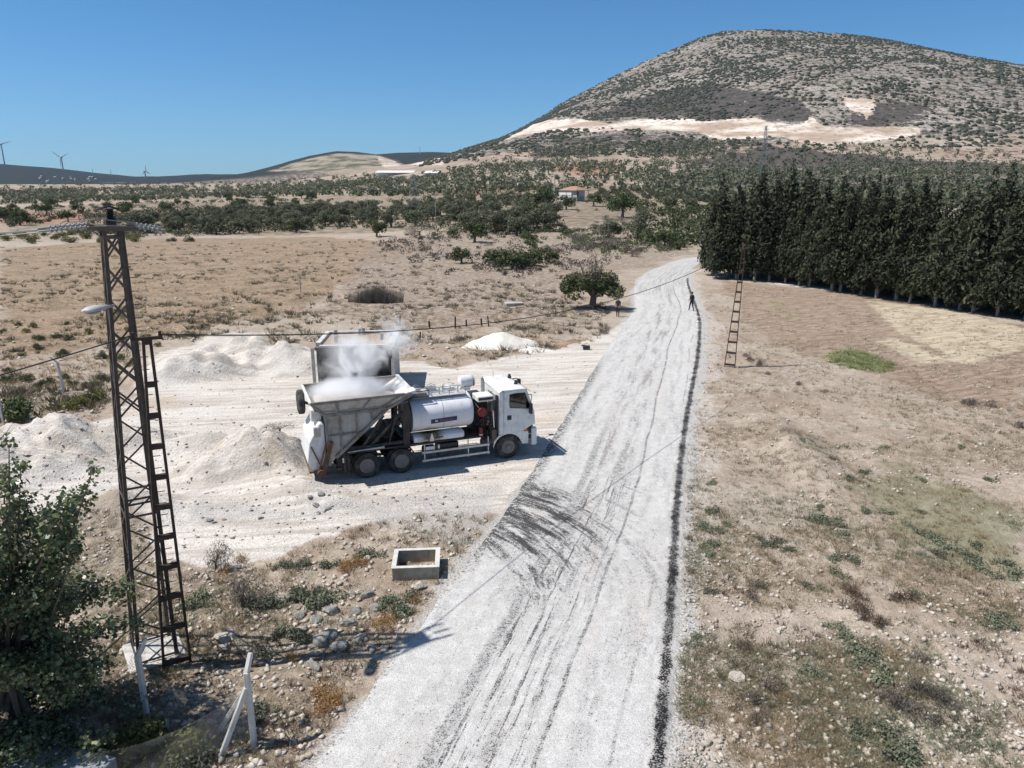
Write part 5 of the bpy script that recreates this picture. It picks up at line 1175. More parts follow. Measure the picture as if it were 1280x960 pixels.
for t, w_, h_ in [(.60,.06,.0),(.68,.12,.05),(.82,.135,.07),(.95,.09,.04),(1.0,.03,.0)]:
    for q in range(12): a = math.pi*q/11; V.append(tuple(u_*t*.95+sd_*math.cos(a)*w_-up__*(.03+math.sin(a)*h_)))
m.add(V, [(i*12+k, i*12+k+1, (i+1)*12+k+1, (i+1)*12+k) for i in range(4) for k in range(11)]); m.build('lamp_glass', plain('lamp_glass_grey', (.20,.25,.27), .15, 0, .6), lp, True)
# --- low voltage ladder poles
def ladder_pole(px, py, ht, wb2, label, rz, nbat):
    x, y = flat(px, py); z = h1(x, y)-.1; e = tag(empty('ladder_pole', (x, y, z), rz), label, 'utility pole'); PM = Matrix.Translation((x, y, z)) @ TILT @ Matrix.Rotation(rz, 4, 'Z'); e.rotation_euler = PM.to_euler()
    for s in (-1, 1):
        m = MB(); a = Vector((s*wb2, 0, 0)); b = Vector((s*.07, 0, ht)); m.beam(a, b, .055, .11, up=(0,1,0)); m.build('leg', M_RUSTY, e)
    for k in range(nbat):
        m = MB(); f = .035+.93*(k/nbat)**.92; w_ = lerp(wb2, .07, f); z_ = ht*f; m.bb(-w_+.02, w_-.02, -.05, .05, z_-.075, z_+.045); m.build('batten_plate', M_RUSTY, e)
    m = MB(); m.bb(-.32,.32,-.04,.04,ht-.02,ht+.05); m.bb(-.06,.06,-.06,.06,ht-.12,ht+.02); m.bb(.24,.30,-.03,.03,ht+.05,ht+.16); m.bb(-.30,-.24,-.03,.03,ht+.05,ht+.16); m.build('crossarm', M_RUSTY, e)
    return e, PM @ Vector((0, 0, ht))
eA, tA = ladder_pole(221, 829, 8.42, .31, 'rust brown ladder type steel pole standing right beside the tall pylon', -math.atan2(-8.3, 15.9)+.1, 10)
eB, tB = ladder_pole(912, 458, 7.75, .33, 'slim rusty ladder type pole in the stony verge right of the road', -.3, 11)
def cable(a, b, sag, r, name, label, n_=40, mat=None):
    pts_ = []
    for q in range(n_+1): t = q/n_; p = a.lerp(b, t); p.z -= 4*sag*t*(1-t); pts_.append(p)
    m = MB(); m.tube(pts_, r, 6); return tag(m.build(name, mat or M_WIRE, None, True), label, 'cable')
cable(tA+Vector((.27,.0,.1)), tB+Vector((-.2,0,.08)), 1.55, .015, 'bundled_cable', 'black bundled cable sagging across the road between the two ladder poles')
cable(tA+Vector((-.25,-.05,.1)), Vector((-33, -17, 8.2)), 1.5, .015, 'bundled_cable', 'black bundled cable running from the near ladder pole off to the left')
cable(tB+Vector((.25,0,.08)), Vector((62, 66, 7.9)), 2.2, .014, 'bundled_cable', 'thin cable from the slim rusty pole past the conifer plantation')
# --- storage bunker behind the lorry
def onray(px, py, Y, z=None):
    x, zz = at_y(px, py, Y); return float(x), float(zz)
B0 = (-11.35, 41.3); ba = R(4)
bk = tag(empty('aggregate_bunker', (B0[0]+2.2, B0[1]+1.8, 0), ba), 'open fronted concrete bunker with a raised roof rim behind the steaming hopper', 'bunker')
W2, D2, Hh = 2.2, 1.8, 2.55
M_BD = plain('shade_dark_concrete', (.13,.125,.12), .9, 0, .2, .6, (.08,.075,.07), 1.5)  # concrete coloured darker to paint the shade inside and under the hood
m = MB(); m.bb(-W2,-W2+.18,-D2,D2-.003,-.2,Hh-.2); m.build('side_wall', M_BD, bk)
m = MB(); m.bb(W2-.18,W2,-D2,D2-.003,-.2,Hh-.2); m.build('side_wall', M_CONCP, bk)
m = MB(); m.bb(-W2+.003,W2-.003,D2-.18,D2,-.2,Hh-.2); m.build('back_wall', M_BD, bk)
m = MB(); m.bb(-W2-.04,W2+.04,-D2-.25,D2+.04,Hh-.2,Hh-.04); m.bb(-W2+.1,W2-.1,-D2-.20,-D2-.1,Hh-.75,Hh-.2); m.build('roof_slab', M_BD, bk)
m = MB(); m.bb(-W2-.04,-W2+.22,-D2+.2,D2+.1,Hh-.04,Hh+.16); m.bb(W2-.3,W2+.08,-D2-.2,D2+.1,Hh-.04,Hh+.16); m.bb(-W2+.22,W2-.3,D2-.15,D2+.1,Hh-.04,Hh+.16); m.bb(-W2+.22,W2-.3,-D2-.2,-D2+.05,Hh-.04,Hh+.06); m.build('roof_rim', M_CONCP, bk)
m = MB(); m.bb(-W2+.22,W2-.3,-D2+.05,D2-.15,Hh-.04,Hh+.0); m.build('roof_dirt', plain('roof_dirt', (.33,.26,.19), .95, 0, .1, .5), bk)
for x_, y_ in ((-1.2,-.9),(-.1,1.3),(.1,1.5),(1.4,-.2),(1.9,.1),(-1.5,.9)):
    m = MB(); m.bb(x_-.09,x_+.09,y_-.09,y_+.09,Hh,Hh+.42); m.build('concrete_stub', M_CONC, bk, bevel=.02)
m = MB(); m.bb(-W2-.28,-W2-.12,-D2-.15,-D2,-.1,Hh-.1); m.build('corner_post', M_GREYM, bk)
def heap(name, x, y, rx, ry, h, mat, label, seed, cat='gravel pile', rot=0, n_=40, pw=1.25):
    g = np.random.default_rng(seed); a, b = np.meshgrid(np.linspace(-1.25, 1.25, n_), np.linspace(-1.25, 1.25, n_)); u = a*rx; v = b*ry
    X_ = x+u*math.cos(rot)-v*math.sin(rot); Y_ = y+u*math.sin(rot)+v*math.cos(rot); q = np.hypot(a, b)*(1+.18*fbm(X_, Y_, 1.7, 3, seed))
    z = H(X_.ravel(), Y_.ravel()).reshape(a.shape)+h*np.clip(1-np.sqrt(q*q+.03), -.06, 1)**1 - .01
    z += fbm(X_, Y_, .5, 3, seed+4)*.06*(q < 1)
    i = np.arange(n_*n_).reshape(n_, n_); f = np.stack([i[:-1, :-1].ravel(), i[:-1, 1:].ravel(), i[1:, 1:].ravel(), i[1:, :-1].ravel()], 1); f = f[(q.ravel()[f] < 1.12).any(1)]
    me = mesh_np(name, np.stack([X_.ravel(), Y_.ravel(), z.ravel()], 1), f, mat, True); return tag(link(name, me), label, cat)
n = NT('heap_gravel'); P = n.coord('Object'); g0 = n.noise(P, 14, 3, .75)
c = n.mix(n.ss(n.noise(P, 1.2, 4, .6), .4, .62), (.60,.56,.50), (.72,.69,.63)); c = n.mix(n.ss(g0, .3, .45, .5, 0), c, (.33,.31,.28)); M_HEAP = n.pbr(c, .95, spec=.1, nrm=n.bump(g0, .8, .04))
x, y = flat(627, 432); heap('gravel_pile', x, y, 2.9, 1.7, 1.25, M_HEAP, 'pale cone shaped gravel pile right of the bunker beyond the yard', 3)
x, y = flat(667, 438); heap('gravel_pile', x, y, 1.4, .8, .35, M_HEAP, 'small low spill of pale gravel right of the cone shaped pile', 4)
heap('gravel_pile', bk.location.x-.9, bk.location.y-1.2, 1.5, 1.5, 1.7, plain('brown_aggregate', (.36,.29,.22), .95, 0, .1, .6, (.25,.2,.16), 6, .6), 'brown aggregate heap inside the open fronted bunker', 5)
# --- catch basin
cx_, cy_ = flat(521, 712); e = tag(empty('catch_basin', (cx_, cy_, h1(cx_, cy_)-.12), R(4)), 'open square concrete catch basin box beside the road edge', 'catch basin')
M_BAS = plain('basin_concrete', (.40,.37,.31), .9, 0, .2, .8, (.30,.25,.17), 3, .4)
w_, d_, hh = .70, .60, .52
m = MB(); m.bb(-w_,w_,-d_,-d_+.12,0,hh); m.bb(-w_,w_,d_-.12,d_,0,hh); m.bb(-w_,-w_+.12,-d_+.12,d_-.12,0,hh); m.bb(w_-.12,w_,-d_+.12,d_-.12,0,hh); m.build('basin_wall', M_BAS, e, bevel=.012)
m = MB(); m.bb(-w_+.12,w_-.12,-d_+.12,d_-.12,.05,.12); m.build('basin_floor', plain('basin_mud', (.12,.1,.08), .95), e)
m = MB(); m.bb(-w_-.02,-w_-.001+.12,-d_-.02,d_+.02,hh,hh+.02) ; m.bb(w_-.12,w_+.02,-d_-.02,d_+.02,hh,hh+.02); m.bb(-w_+.12,w_-.12,-d_-.02,-d_+.12,hh,hh+.02); m.bb(-w_+.12,w_-.12,d_-.12,d_+.02,hh,hh+.02); m.build('basin_rim', M_CONCP, e)
# --- fence posts
def fence_post(px, py, h_, label, bend=(-.25,-.1), rz=0, tilt=0):
    x, y = flat(px, py); z = h1(x, y)-.1; e = tag(empty('fence_post', (x, y, z), rz), label, 'fence post'); e.rotation_euler = (tilt*.6, tilt, rz)
    m = MB(); m.bb(-.055,.055,-.055,.055,0,h_); m.build('shaft', M_CONCP, e, bevel=.012)
    m = MB(); m.beam((0,0,h_-.03),(bend[0],bend[1],h_+.32),.09,.09); m.build('angled_top', M_CONCP, e, bevel=.01); return e
fence_post(184, 898, 1.75, 'bent top concrete fence post in front of the lattice pylon', (.16,.12))
yx, yy = flat(318, 930)
e = fence_post(318, 931, 1.9, 'braced concrete fence post with two struts near the road', (.05,.2))
m = MB(); m.beam((-.02,-.02,1.55),(-.62,-.35,.02),.1,.1); m.build('strut', M_CONCP, e, bevel=.01)
m = MB(); m.beam((-.05,0,1.5),(-.95,.35,.05),.09,.09); m.build('strut', M_CONCP, e, bevel=.01)
fence_post(80, 492, 1.9, 'bent top fence post standing in the field above the gravel heap', (-.3,-.1), 0, -.06)
fence_post(5, 530, 1.9, 'straight fence post at the left edge of the field', (-.05,0), 0, -.05)
fence_post(-45, 560, 1.9, 'fence post in the field just beyond the picture', (-.1,0))
x, y = flat(31, 522); m = MB(); m.box((0,0,.3),(.45,.35,.7), None, .7); o = m.build('marker_stone', M_CONCP, None, bevel=.05, loc=(x,y,h1(x,y))); tag(o, 'pale squat marker stone between the field fence posts', 'stone')
# chain link, sagging between the posts
M_LINK = plain('fence_wire', (.22,.22,.21), .6, .3)
def chainlink(A, B, h0, h1_, label, sag=.2, nx=26, nz=15, lean=(0,0)):
    m = MB(); A = Vector(A); B = Vector(B)
    def P(u, v):
        p = A.lerp(B, u); z = lerp(h0, h1_, u)*v*(1-sag*4*u*(1-u)*v); return (p.x+lean[0]*v+.05*math.sin(u*9), p.y+lean[1]*v+.06*math.sin(u*5+v*3), p.z+z)
    L = (B-A).length; stp = .085; nu = int(L/stp); nv = int(max(h0, h1_)/stp)
    for k in range(-nv, nu):
        for dr in (1, -1):
            pts_ = []
            for j in range(nv+1):
                u = (k+j)/nu if dr > 0 else (k+nv-j)/nu
                if 0 <= u <= 1: pts_.append(P(u, j/nv))
            if len(pts_) > 1: m.tube(pts_, .0022, 3, False)
    return tag(m.build('chain_link_fence', M_LINK, None, fix=False), label, 'fence')
pa = flat(184, 898); pb_ = flat(318, 931); pc = (pa[0]-4.5, pa[1]-.6); pd = (-5.9, 9.6)
chainlink((pb_[0],pb_[1],0), (-8.1,11.4,0), 1.55, 1.1, 'slack chain link mesh hanging from the braced post towards the corner', .3, lean=(-.05,.1))
chainlink((pa[0],pa[1],0), (pc[0],pc[1],0), 1.5, 1.2, 'chain link mesh left of the bent top post in the tree shade', .25)
chainlink((pa[0],pa[1],0), (-6.2,13.9,0), 1.2, .25, 'collapsed chain link mesh lying between the bent top post and braced post', .5, lean=(.1,.3))
# grey slab in the lower left corner
x, y = flat(85, 958); m = MB(); m.box((0,0,.28),(2.6,.9,.56)); m.box((-1.2,.52,.3),(.12,.12,1.0)); o = m.build('concrete_trough', plain('blue_grey_concrete', (.26,.29,.31), .8, 0, .2, .4, (.2,.2,.19)), None, bevel=.02, loc=(x-.2,y-.35,h1(x,y)-.05), rot=(0,0,R(-14))); tag(o, 'blue grey concrete trough in the shaded lower left corner', 'trough')
# --- boulders
def rock_me(seed, n_=3):
    import bmesh
    bm = bmesh.new(); bmesh.ops.create_icosphere(bm, subdivisions=n_, radius=1); g = random.Random(seed); pl = [(Vector((g.gauss(0,1), g.gauss(0,1), g.gauss(0,1))).normalized(), g.uniform(.5, .85)) for _ in range(9)]
    for v in bm.verts:
        for nn, dd in pl:
            q = v.co.dot(nn)
            if q > dd: v.co -= nn*(q-dd)*.9
        v.co *= 1+.05*g.uniform(-1, 1)
    me = bpy.data.meshes.new('rock'); bm.to_mesh(me); bm.free(); return me
n = NT('grey_rock'); P = n.coord('Object'); c = n.mix(n.ss(n.noise(P, 1.2, 5, .7), .35, .65), (.20,.195,.18), (.42,.40,.37)); M_RK = n.pbr(c, .9, spec=.2, nrm=n.bump(n.noise(P, 4, 5, .7), .8, .08))
n = NT('pale_rock'); P = n.coord('Object'); c = n.mix(n.ss(n.noise(P, 1.5, 5, .7), .35, .65), (.42,.36,.29), (.60,.55,.48)); M_RKP = n.pbr(c, .9, spec=.2, nrm=n.bump(n.noise(P, 4, 5, .7), .8, .08))
RK = []
for k in range(6):
    for mt in (M_RK, M_RKP): me_ = rock_me(k+1); me_.materials.append(mt); RK.append(me_)
def boulder(px, py, s, pale, label, group=None, flatn=.6):
    x, y = flat(px, py); me_ = RK[rnd.randrange(6)*2+(1 if pale else 0)]
    o = link('rock', me_, None, (x, y, h1(x, y)+s*flatn*.18), (rnd.uniform(-.2,.2), rnd.uniform(-.2,.2), rnd.uniform(0,6.28)), (s*rnd.uniform(.9,1.3), s*rnd.uniform(.7,1), s*flatn)); return tag(o, label, 'rock', group)
for px, py, s, pale, lab in [(921,848,.24,1,'pale flat rock on the right verge near the tar strip'),(885,930,.11,1,'small round white stone at the lower right verge'),(979,927,.12,0,'small dark sided stone on the stony ground near the lower verge'),(392,833,.22,0,'pale grey rock lying alone left of the road edge'),(280,797,.34,1,'long tan rock in the dappled pylon shadow'),(277,808,.2,1,'small tan rock touching the long tan rock'),(205,905,.2,1,'shaded pale rock by the bent top fence post'),(1036,862,.14,1,'pale rock on the right slope among dry weeds'),(925,848,.1,1,'tiny stone beside the pale flat rock'),(458,700,.16,1,'pale rock left of the catch basin'),(474,786,.12,1,'small stone below the grey rock cluster'),(527,733,.26,1,'tan rock at the foot of the catch basin')]: boulder(px, py, s, pale, lab)
for px, py, s in [(395,775,.33),(410,795,.45),(435,780,.36),(375,768,.3),(415,765,.42),(450,800,.3),(398,802,.42),(425,810,.38),(445,765,.28),(380,786,.24),(459,745,.3),(440,742,.22),(353,748,.3),(470,760,.26),(405,750,.35),(465,812,.22)]:
    boulder(px, py, s*.72, 0, 'grey boulder of the rubble cluster below the catch basin', 'grey boulders of the rubble cluster')
for px, py, s in [(388,628,.12),(395,633,.16),(402,626,.14),(410,636,.12),(262,650,.16),(268,652,.1),(326,646,.11),(280,648,.09),(398,640,.1)]:
    boulder(px, py, s, 0, 'grey stone lying on the pale yard floor left of the lorry', 'grey stones on the yard floor')
# small dark debris on the yard
x, y = flat(733,437); m = MB(); m.box((0,0,.15),(.5,.3,.3)); m.box((-.2,.1,.28),(.3,.2,.1)); tag(m.build('rubble_block', M_DARK, None, bevel=.03, loc=(x,y,h1(x,y))), 'small dark block lying at the edge of the yard', 'block')
x, y = flat(645,381); m = MB(); m.bb(-.9,.9,-.5,.5,0,.28); o = m.build('concrete_slab', M_CONC, None, bevel=.03, loc=(x-.2,y,h1(x,y)), rot=(0,0,.2)); tag(o, 'low grey concrete slab block beyond the gravel pile', 'slab')
for px, py, hh in [(500,408,.9),(537,410,.6),(569,410,1.0),(583,407,.6),(602,407,.7),(611,408,.9),(525,424,.6)]:
    x, y = flat(px, py); m = MB(); m.bb(-.05,.05,-.05,.05,0,hh); o = m.build('stake', M_RUSTY, None, loc=(x,y,h1(x,y)), rot=(rnd.uniform(-.1,.1),rnd.uniform(-.15,.15),rnd.uniform(0,3))); tag(o, 'short dark stake in the row of stubs behind the bunker', 'stake', 'short stakes behind the bunker')
# --- the two men on the road
Jw = dict(hip=(0,0,.93), lean=.02, elbowL=(-.215,-.04,1.15), elbowR=(.215,-.02,1.15), wristL=(-.19,.10,.93), wristR=(.17,.12,.95), kneeL=(-.10,.05,.50), kneeR=(.10,-.02,.50), ankleL=(-.11,.02,.09), ankleR=(.11,-.10,.09))
x, y = flat(772, 396); person((x, y, h1(x, y)), 2.7, Jw, M_CL_D, M_CL_T, 'person in dark clothes standing at the left road edge by the roadside tree')
Jv = dict(Jw, kneeL=(-.10,.14,.52), ankleL=(-.11,.20,.10), ankleR=(.11,-.22,.12), wristL=(-.22,.2,.98))
x, y = flat(864, 389); person((x, y, h1(x, y)+.04), .3, Jv, M_CL_D, M_CL_T, 'person in dark clothes walking along the dark right road edge')
# --- roadside tree (green low crown, bare twigs above)
x, y = flat(741, 386); e = tag(empty('roadside_tree', (x, y, h1(x, y))), 'roadside tree with thick trunk, green lower crown and dead upper twigs', 'tree')
g = random.Random(3)
b = [(g.uniform(-2.4,2.4), g.uniform(-1.8,1.8), g.uniform(1.6,3.1), .9, .9, .6) for _ in range(16)]+[(2.2,0,1.9,.9,.8,.5),(-2.4,.3,1.9,.8,.8,.5),(-1.9,-.5,1.35,.7,.7,.4)]
link('crown', crown_me('crown', b, 5200, .27, 77, M_GREEN), e)
m = MB(); m.tube([(0,0,-.2),(-.02,0,.6),(.05,0,1.2)], [.42,.33,.30], 10)
twb = []
for k in range(34):
    a = g.uniform(0,6.28); q = g.uniform(.3,2.3); top = Vector((math.cos(a)*q, math.sin(a)*q*.8, g.uniform(3.2,5.6)-q*.55)); mid = Vector((top.x*.45, top.y*.45, 2.2)); m.tube([(0,0,1.1), mid, top], [.12,.055,.014], 5)
    for j in range(6):
        p = mid.lerp(top, g.uniform(.3,1)); d = Vector((g.uniform(-.5,.5), g.uniform(-.5,.5), g.uniform(.2,.8))); m.tube([p, p+d], [.016,.005], 3, False); twb.append((*(p+d), .38,.38,.38))
m.build('trunk', plain('grey_brown_twig', (.11,.09,.075), .9), e, True)
link('sparse_upper_leaves', crown_me('sparse_upper_leaves', twb, 1500, .15, 78, foliage('olive_brown_leaves', (.09,.085,.05), (.15,.13,.085), None, 1.5), asp=.4, shell=.1), e)
# tall dry reed thicket
x, y = flat(470, 378); bl = MB(); g = random.Random(8); V = []; Fc = []
for k in range(2600):
    u = g.gauss(0,.42); u = max(-1, min(1, u)); px_ = u*2.7; py_ = g.uniform(-.8,.8)*math.sqrt(1-u*u*.9); h_ = (1.9-abs(u)*.6)*g.uniform(.6,1.05); l = g.uniform(-.25,.25); w_ = .018; a = g.uniform(0,3.14); b0 = len(V)
    V += [(px_-w_*math.cos(a), py_-w_*math.sin(a), -.05), (px_+w_*math.cos(a), py_+w_*math.sin(a), -.05), (px_+l, py_+g.uniform(-.2,.2), h_)]; Fc.append((b0,b0+1,b0+2))
o = link('reed_thicket', mesh_np('reed_thicket', V, Fc, M_GREY), None, (x, y, h1(x, y))); tag(o, 'wide thicket of tall dry grey stems on the bare ground', 'bush')
x, y = flat(520, 345); plant('grey', x, y, .55, 'small dry twiggy bush right of the reed thicket', 'bush')
# --- near tree, lower left
nx0, ny0 = -10.7, 13.3; e = tag(empty('broadleaf_tree', (nx0, ny0, h1(nx0, ny0)-.1)), 'large leafy green tree filling the lower left corner beside the pylon', 'tree')
g = random.Random(12); m = MB(); m.tube([(0,0,-.2),(.1,0,1.0),(.2,.1,2.2)], [.24,.19,.16], 10); b = []
for k in range(54):
    a = g.uniform(0,6.28); q = g.uniform(.6,2.5); z_ = g.uniform(.9,5.9)-q*.3; top = Vector((math.cos(a)*q, math.sin(a)*q*.9, max(.7, z_))); mid = Vector((top.x*.4+.1, top.y*.4, min(top.z, 2.0+.3*top.z))); m.tube([(.1,0,1.2+g.uniform(0,1)), mid, top], [.08,.045,.015], 5)
    for j in range(4): p = mid.lerp(top, .3+.23*j); b.append((p.x+g.uniform(-.3,.3), p.y+g.uniform(-.3,.3), p.z+g.uniform(-.2,.25), .42, .42, .34))
for (tx, ty, tz) in [(1.2,-.2,6.9),(1.0,.3,6.3),(2.5,.2,6.3),(-.6,.4,6.3),(.2,0,6.6),(2.0,0,4.6),(2.7,.5,2.6),(2.6,-.3,3.2),(1.7,.6,5.0),(-.2,-.5,5.9)]:
    m.tube([(.2,.1,2.2), (tx*.55, ty*.5, tz*.6), (tx, ty, tz)], [.06,.03,.008], 5)
    for j in range(6): f = .5+j*.1; b.append((tx*f+.05*j*(0 if tx > 0 else 0), ty*f, lerp(2.2, tz, f)-.0, .20, .20, .24))
m.build('trunk', M_BARK, e, True)
link('crown', crown_me('crown', b, 36000, .10, 5, M_NEAR, asp=.8, shell=.1, droop=.6), e)
# --- house on the slope
hx, hy, hz = hit1(716, 251); s_ = 1.0
sc_ = 34*hy/F/12.5
e = tag(empty('farm_house', (hx, hy, hz-.6), R(-52)), 'white farmhouse with a low red hipped roof on the slope', 'house'); e.scale = (sc_,)*3
M_HW = plain('whitewash', (.72,.72,.70), .8, 0, .2, .2); M_TILE = plain('roof_tiles', (.30,.185,.135), .85, 0, .2, .5, (.45,.3,.22), 1.5); M_HD = plain('dark_opening', (.03,.03,.035), .5)
m = MB(); m.bb(-4.6,3.4,-4,4,0,5.2); m.build('wall', M_HW, e)
m = MB(); m.bb(-4.5,3.3,-4.06,-4.01,2.9,3.15) ; m.bb(-.1,.2,-4.12,-4.02,2.0,4.9); m.bb(3.3,3.42,-4.1,-4.0,0,5.1); m.bb(-4.6,3.4,-4.05,-4.015,4.3,4.9); m.build('wall_trim', M_GREYM, e)
m = MB(); m.bb(3.41,6.4,-3.6,3.6,2.2,2.4); m.bb(6.1,6.3,-3.5,-3.3,0,5.1); m.bb(6.1,6.3,3.3,3.5,0,5.1); m.bb(3.42,6.2,-3.5,-3.42,2.4,3.3); m.build('porch', M_CONC, e)
m = MB(); m.add([(-5.0,-4.4,5.2),(6.8,-4.4,5.2),(6.8,4.4,5.2),(-5.0,4.4,5.2),(-1.2,0,6.9),(2.6,0,6.9),(-5.0,-4.4,5.05),(6.8,-4.4,5.05),(6.8,4.4,5.05),(-5.0,4.4,5.05)], [(0,1,5,4),(1,2,5),(2,3,4,5),(3,0,4),(0,6,7,1),(1,7,8,2),(2,8,9,3),(3,9,6,0),(9,8,7,6)]); m.build('roof', M_TILE, e)
for x0_, x1_, z0_, z1_ in ((-3.9,-2.2,.8,1.9),(1.0,2.5,.8,1.9)):
    m = MB(); m.bb(x0_,x1_,-4.05,-4.008,z0_,z1_); m.build('window', M_HD, e)
m = MB(); m.bb(3.405,3.45,-1.2,.2,2.4,4.6); m.build('door', M_HD, e)
for px, py, hgt, lab in ((693,252,11.5,'thick grey pole standing left of the white farmhouse'),(704,248,12.5,'slim pale pole just behind the white farmhouse roof')):
    x, y, z = hit1(px, py); m = MB(); m.tube([(0,0,-.3),(0,0,hgt)], [.35 if px < 700 else .16, .22 if px < 700 else .1], 8); m.box((0,0,hgt-.6),(1.6,.15,.15)); o = m.build('utility_pole', M_CONC, None, True, loc=(x,y,z)); tag(o, lab, 'utility pole')
# --- distant lattice masts
def mast(px, py, top_py, label, w_=2.2, Yf=None):
    x, y, z = hit1(px, py); hgt = (py-top_py)*math.hypot(y, x)/F*1.03; m = MB()
    for sx in (-1,1):
        for sy in (-1,1): m.beam((sx*w_,sy*w_,0),(sx*w_*.2,sy*w_*.2,hgt),.14*hgt/25)
    for k in range(9):
        f0, f1 = k/9, (k+1)/9; a0, a1 = w_*(1-.8*f0), w_*(1-.8*f1)
        for sy in (-1,1): m.beam((-a0,sy*a0,hgt*f0),(a1,sy*a1,hgt*f1),.09*hgt/25); m.beam((a0,sy*a0,hgt*f0),(-a1,sy*a1,hgt*f1),.09*hgt/25)
    for f in (.72,.83,.94): m.beam((-3.2*(1.3-f*.6),0,hgt*f),(3.2*(1.3-f*.6),0,hgt*f),.16*hgt/25)
    o = m.build('lattice_mast', M_GREYM, None, loc=(x,y,z)); return tag(o, label, 'pylon')
mast(518, 266, 222, 'grey lattice mast in the grove left of the white house')
mast(952, 226, 168, 'tall thin lattice mast behind the conifers below the quarry')
mast(673, 214, 172, 'faint lattice mast left of the terraces below the mountain')
for px, py, tp, lab in ((545,286,243,'thin white pole in the grove right of the lattice mast'),(460,270,236,'thin pole in the grove behind the dry field'),(376,366,343,'short thin stake at the edge of the dry field')):
    x, y, z = hit1(px, py); hg = (py-tp)*y/F; m = MB(); m.tube([(0,0,0),(0,0,hg)], .07*max(1, y/220), 6); o = m.build('utility_pole', M_GREYM, None, loc=(x,y,z)); tag(o, lab, 'utility pole')
# --- long white sheds and far houses
M_SHED = plain('shed_white', (.75,.76,.74), .6)
for k, (p0, p1, py, lab) in enumerate(((474,519,219,'long low white shed at the foot of the far bare hill'),(532,548,219,'short white shed right of the long one'))):
    x0, y0, z0 = hit1(p0, py); x1, y1, z1 = hit1(p1, py); yy_ = (y0+y1)/2; L = (p1-p0)*yy_/F; m = MB(); hgt = 2.6*yy_/F
    m.bb(-L/2,L/2,-8,8,-4,hgt*.7); m.quadslab((-L/2,-14,hgt*.7),(L/2,-14,hgt*.7),(L/2,10,hgt*1.7),(-L/2,10,hgt*1.7),.6); m.bb(-L*.45,-L*.2,-8.3,-8.02,0,hgt*.5)
    o = m.build('shed', M_SHED, None, loc=((x0+x1)/2, yy_, max(z0, z1))); tag(o, lab, 'shed')
g = random.Random(21); vlab = 'small pale house in the far village under the wind farm ridge'
for k in range(15):
    px = g.uniform(50, 130); py = g.uniform(221, 228)
    h_ = hit(px, py)[0]
    if h_[0] != h_[0] or h_[1] < 1500: continue
    x, y, z = map(float, h_); m = MB(); w_ = g.uniform(9, 16); m.bb(-w_/2,w_/2,-5,5,-2,6); m.cur = 1; m.prism([(-w_/2-.5,6),(w_/2+.5,6),(0,8.5)],-5.3,5.3)
    o = m.build('village_house', [M_CONCP if g.random() < .6 else M_CONC, M_CONC], None, loc=(x,y,z), rot=(0,0,g.uniform(0,3))); o.scale = (.75,)*3; tag(o, vlab, 'house', 'far village houses')
# --- wind turbines
M_TURB = plain('turbine_grey', (.33,.34,.36), .6)
def turbine(px, pbase, phub, rblade, yaw, rot, label):
    h_ = hit(px, pbase)[0]; Yd = float(h_[1]) if h_[0] == h_[0] else 3500.
    Yd = max(3000., min(Yd, 3700.)); x, zb = at_y(px, pbase, Yd); _, zh = at_y(px, phub, Yd); x = float(x); zb = float(zb)-6; hub = float(zh)-zb; Rb = rblade*Yd/F
    e = tag(empty('wind_turbine', (x, Yd, zb), yaw), label, 'wind turbine')
    m = MB(); m.tube([(0,0,-10),(0,0,hub-1)], [3.4,2.0], 12); m.build('tower', M_TURB, e, True)
    m = MB(); m.bb(-2.3,2.3,-5,7,hub-2.3,hub+2.5); m.build('nacelle', M_TURB, e, bevel=.6)
    m = MB(); m.lathe((0,-5,hub),(0,-1,0),[(0,2.4),(2,2.2),(4,.8)],12); m.build('hub', M_TURB, e, True)
    for k in range(3):
        a = rot+k*2.0944; d = Vector((math.sin(a), 0, math.cos(a))); s = Vector((math.cos(a), 0, -math.sin(a))); c0 = Vector((0,-6.5,hub)); V = []
        for f, w_, t__ in ((0,1.6,1.5),(.08,1.8,1.3),(.22,3.4,.9),(.6,2.2,.5),(1,.6,.2)):
            p = c0+d*Rb*f; V += [tuple(p-s*w_*.5), tuple(p+Vector((0,-t__/2,0))), tuple(p+s*w_*.7), tuple(p+Vector((0,t__/2,0)))]
        m = MB(); m.add(V, [(i*4+q, i*4+(q+1) % 4, (i+1)*4+(q+1) % 4, (i+1)*4+q) for i in range(4) for q in range(4)]+[(0,1,2,3),(19,18,17,16)]); m.build('blade', M_TURB, e)
turbine(6, 207, 180, 13, .1, 1.35, 'leftmost wind turbine on the ridge, cut by the picture edge')
turbine(79, 213, 197, 12.5, -.1, 1.15, 'wind turbine on the ridge with two raised blades')
turbine(182, 222.5, 214, 7, 1.2, .0, 'small distant wind turbine turned edge on where the ridge dips')
for px, py, tp, lab in ((116,217,211,'tiny mast on the ridge right of the second turbine'),(139,219,213,'tiny mast on the ridge left of the distant turbine'),(525,192,184,'tiny mast on the far dark hill')):
    h_ = hit(px, py+1)[0]; Yd = float(h_[1]) if h_[0] == h_[0] else 3300.; x, zb = at_y(px, py, Yd); hg = (py-tp)*Yd/F; m = MB(); m.tube([(0,0,-15),(0,0,hg)], [1.6,.9], 6); o = m.build('far_mast', M_GREYM, None, loc=(float(x),Yd,float(zb))); tag(o, lab, 'mast')
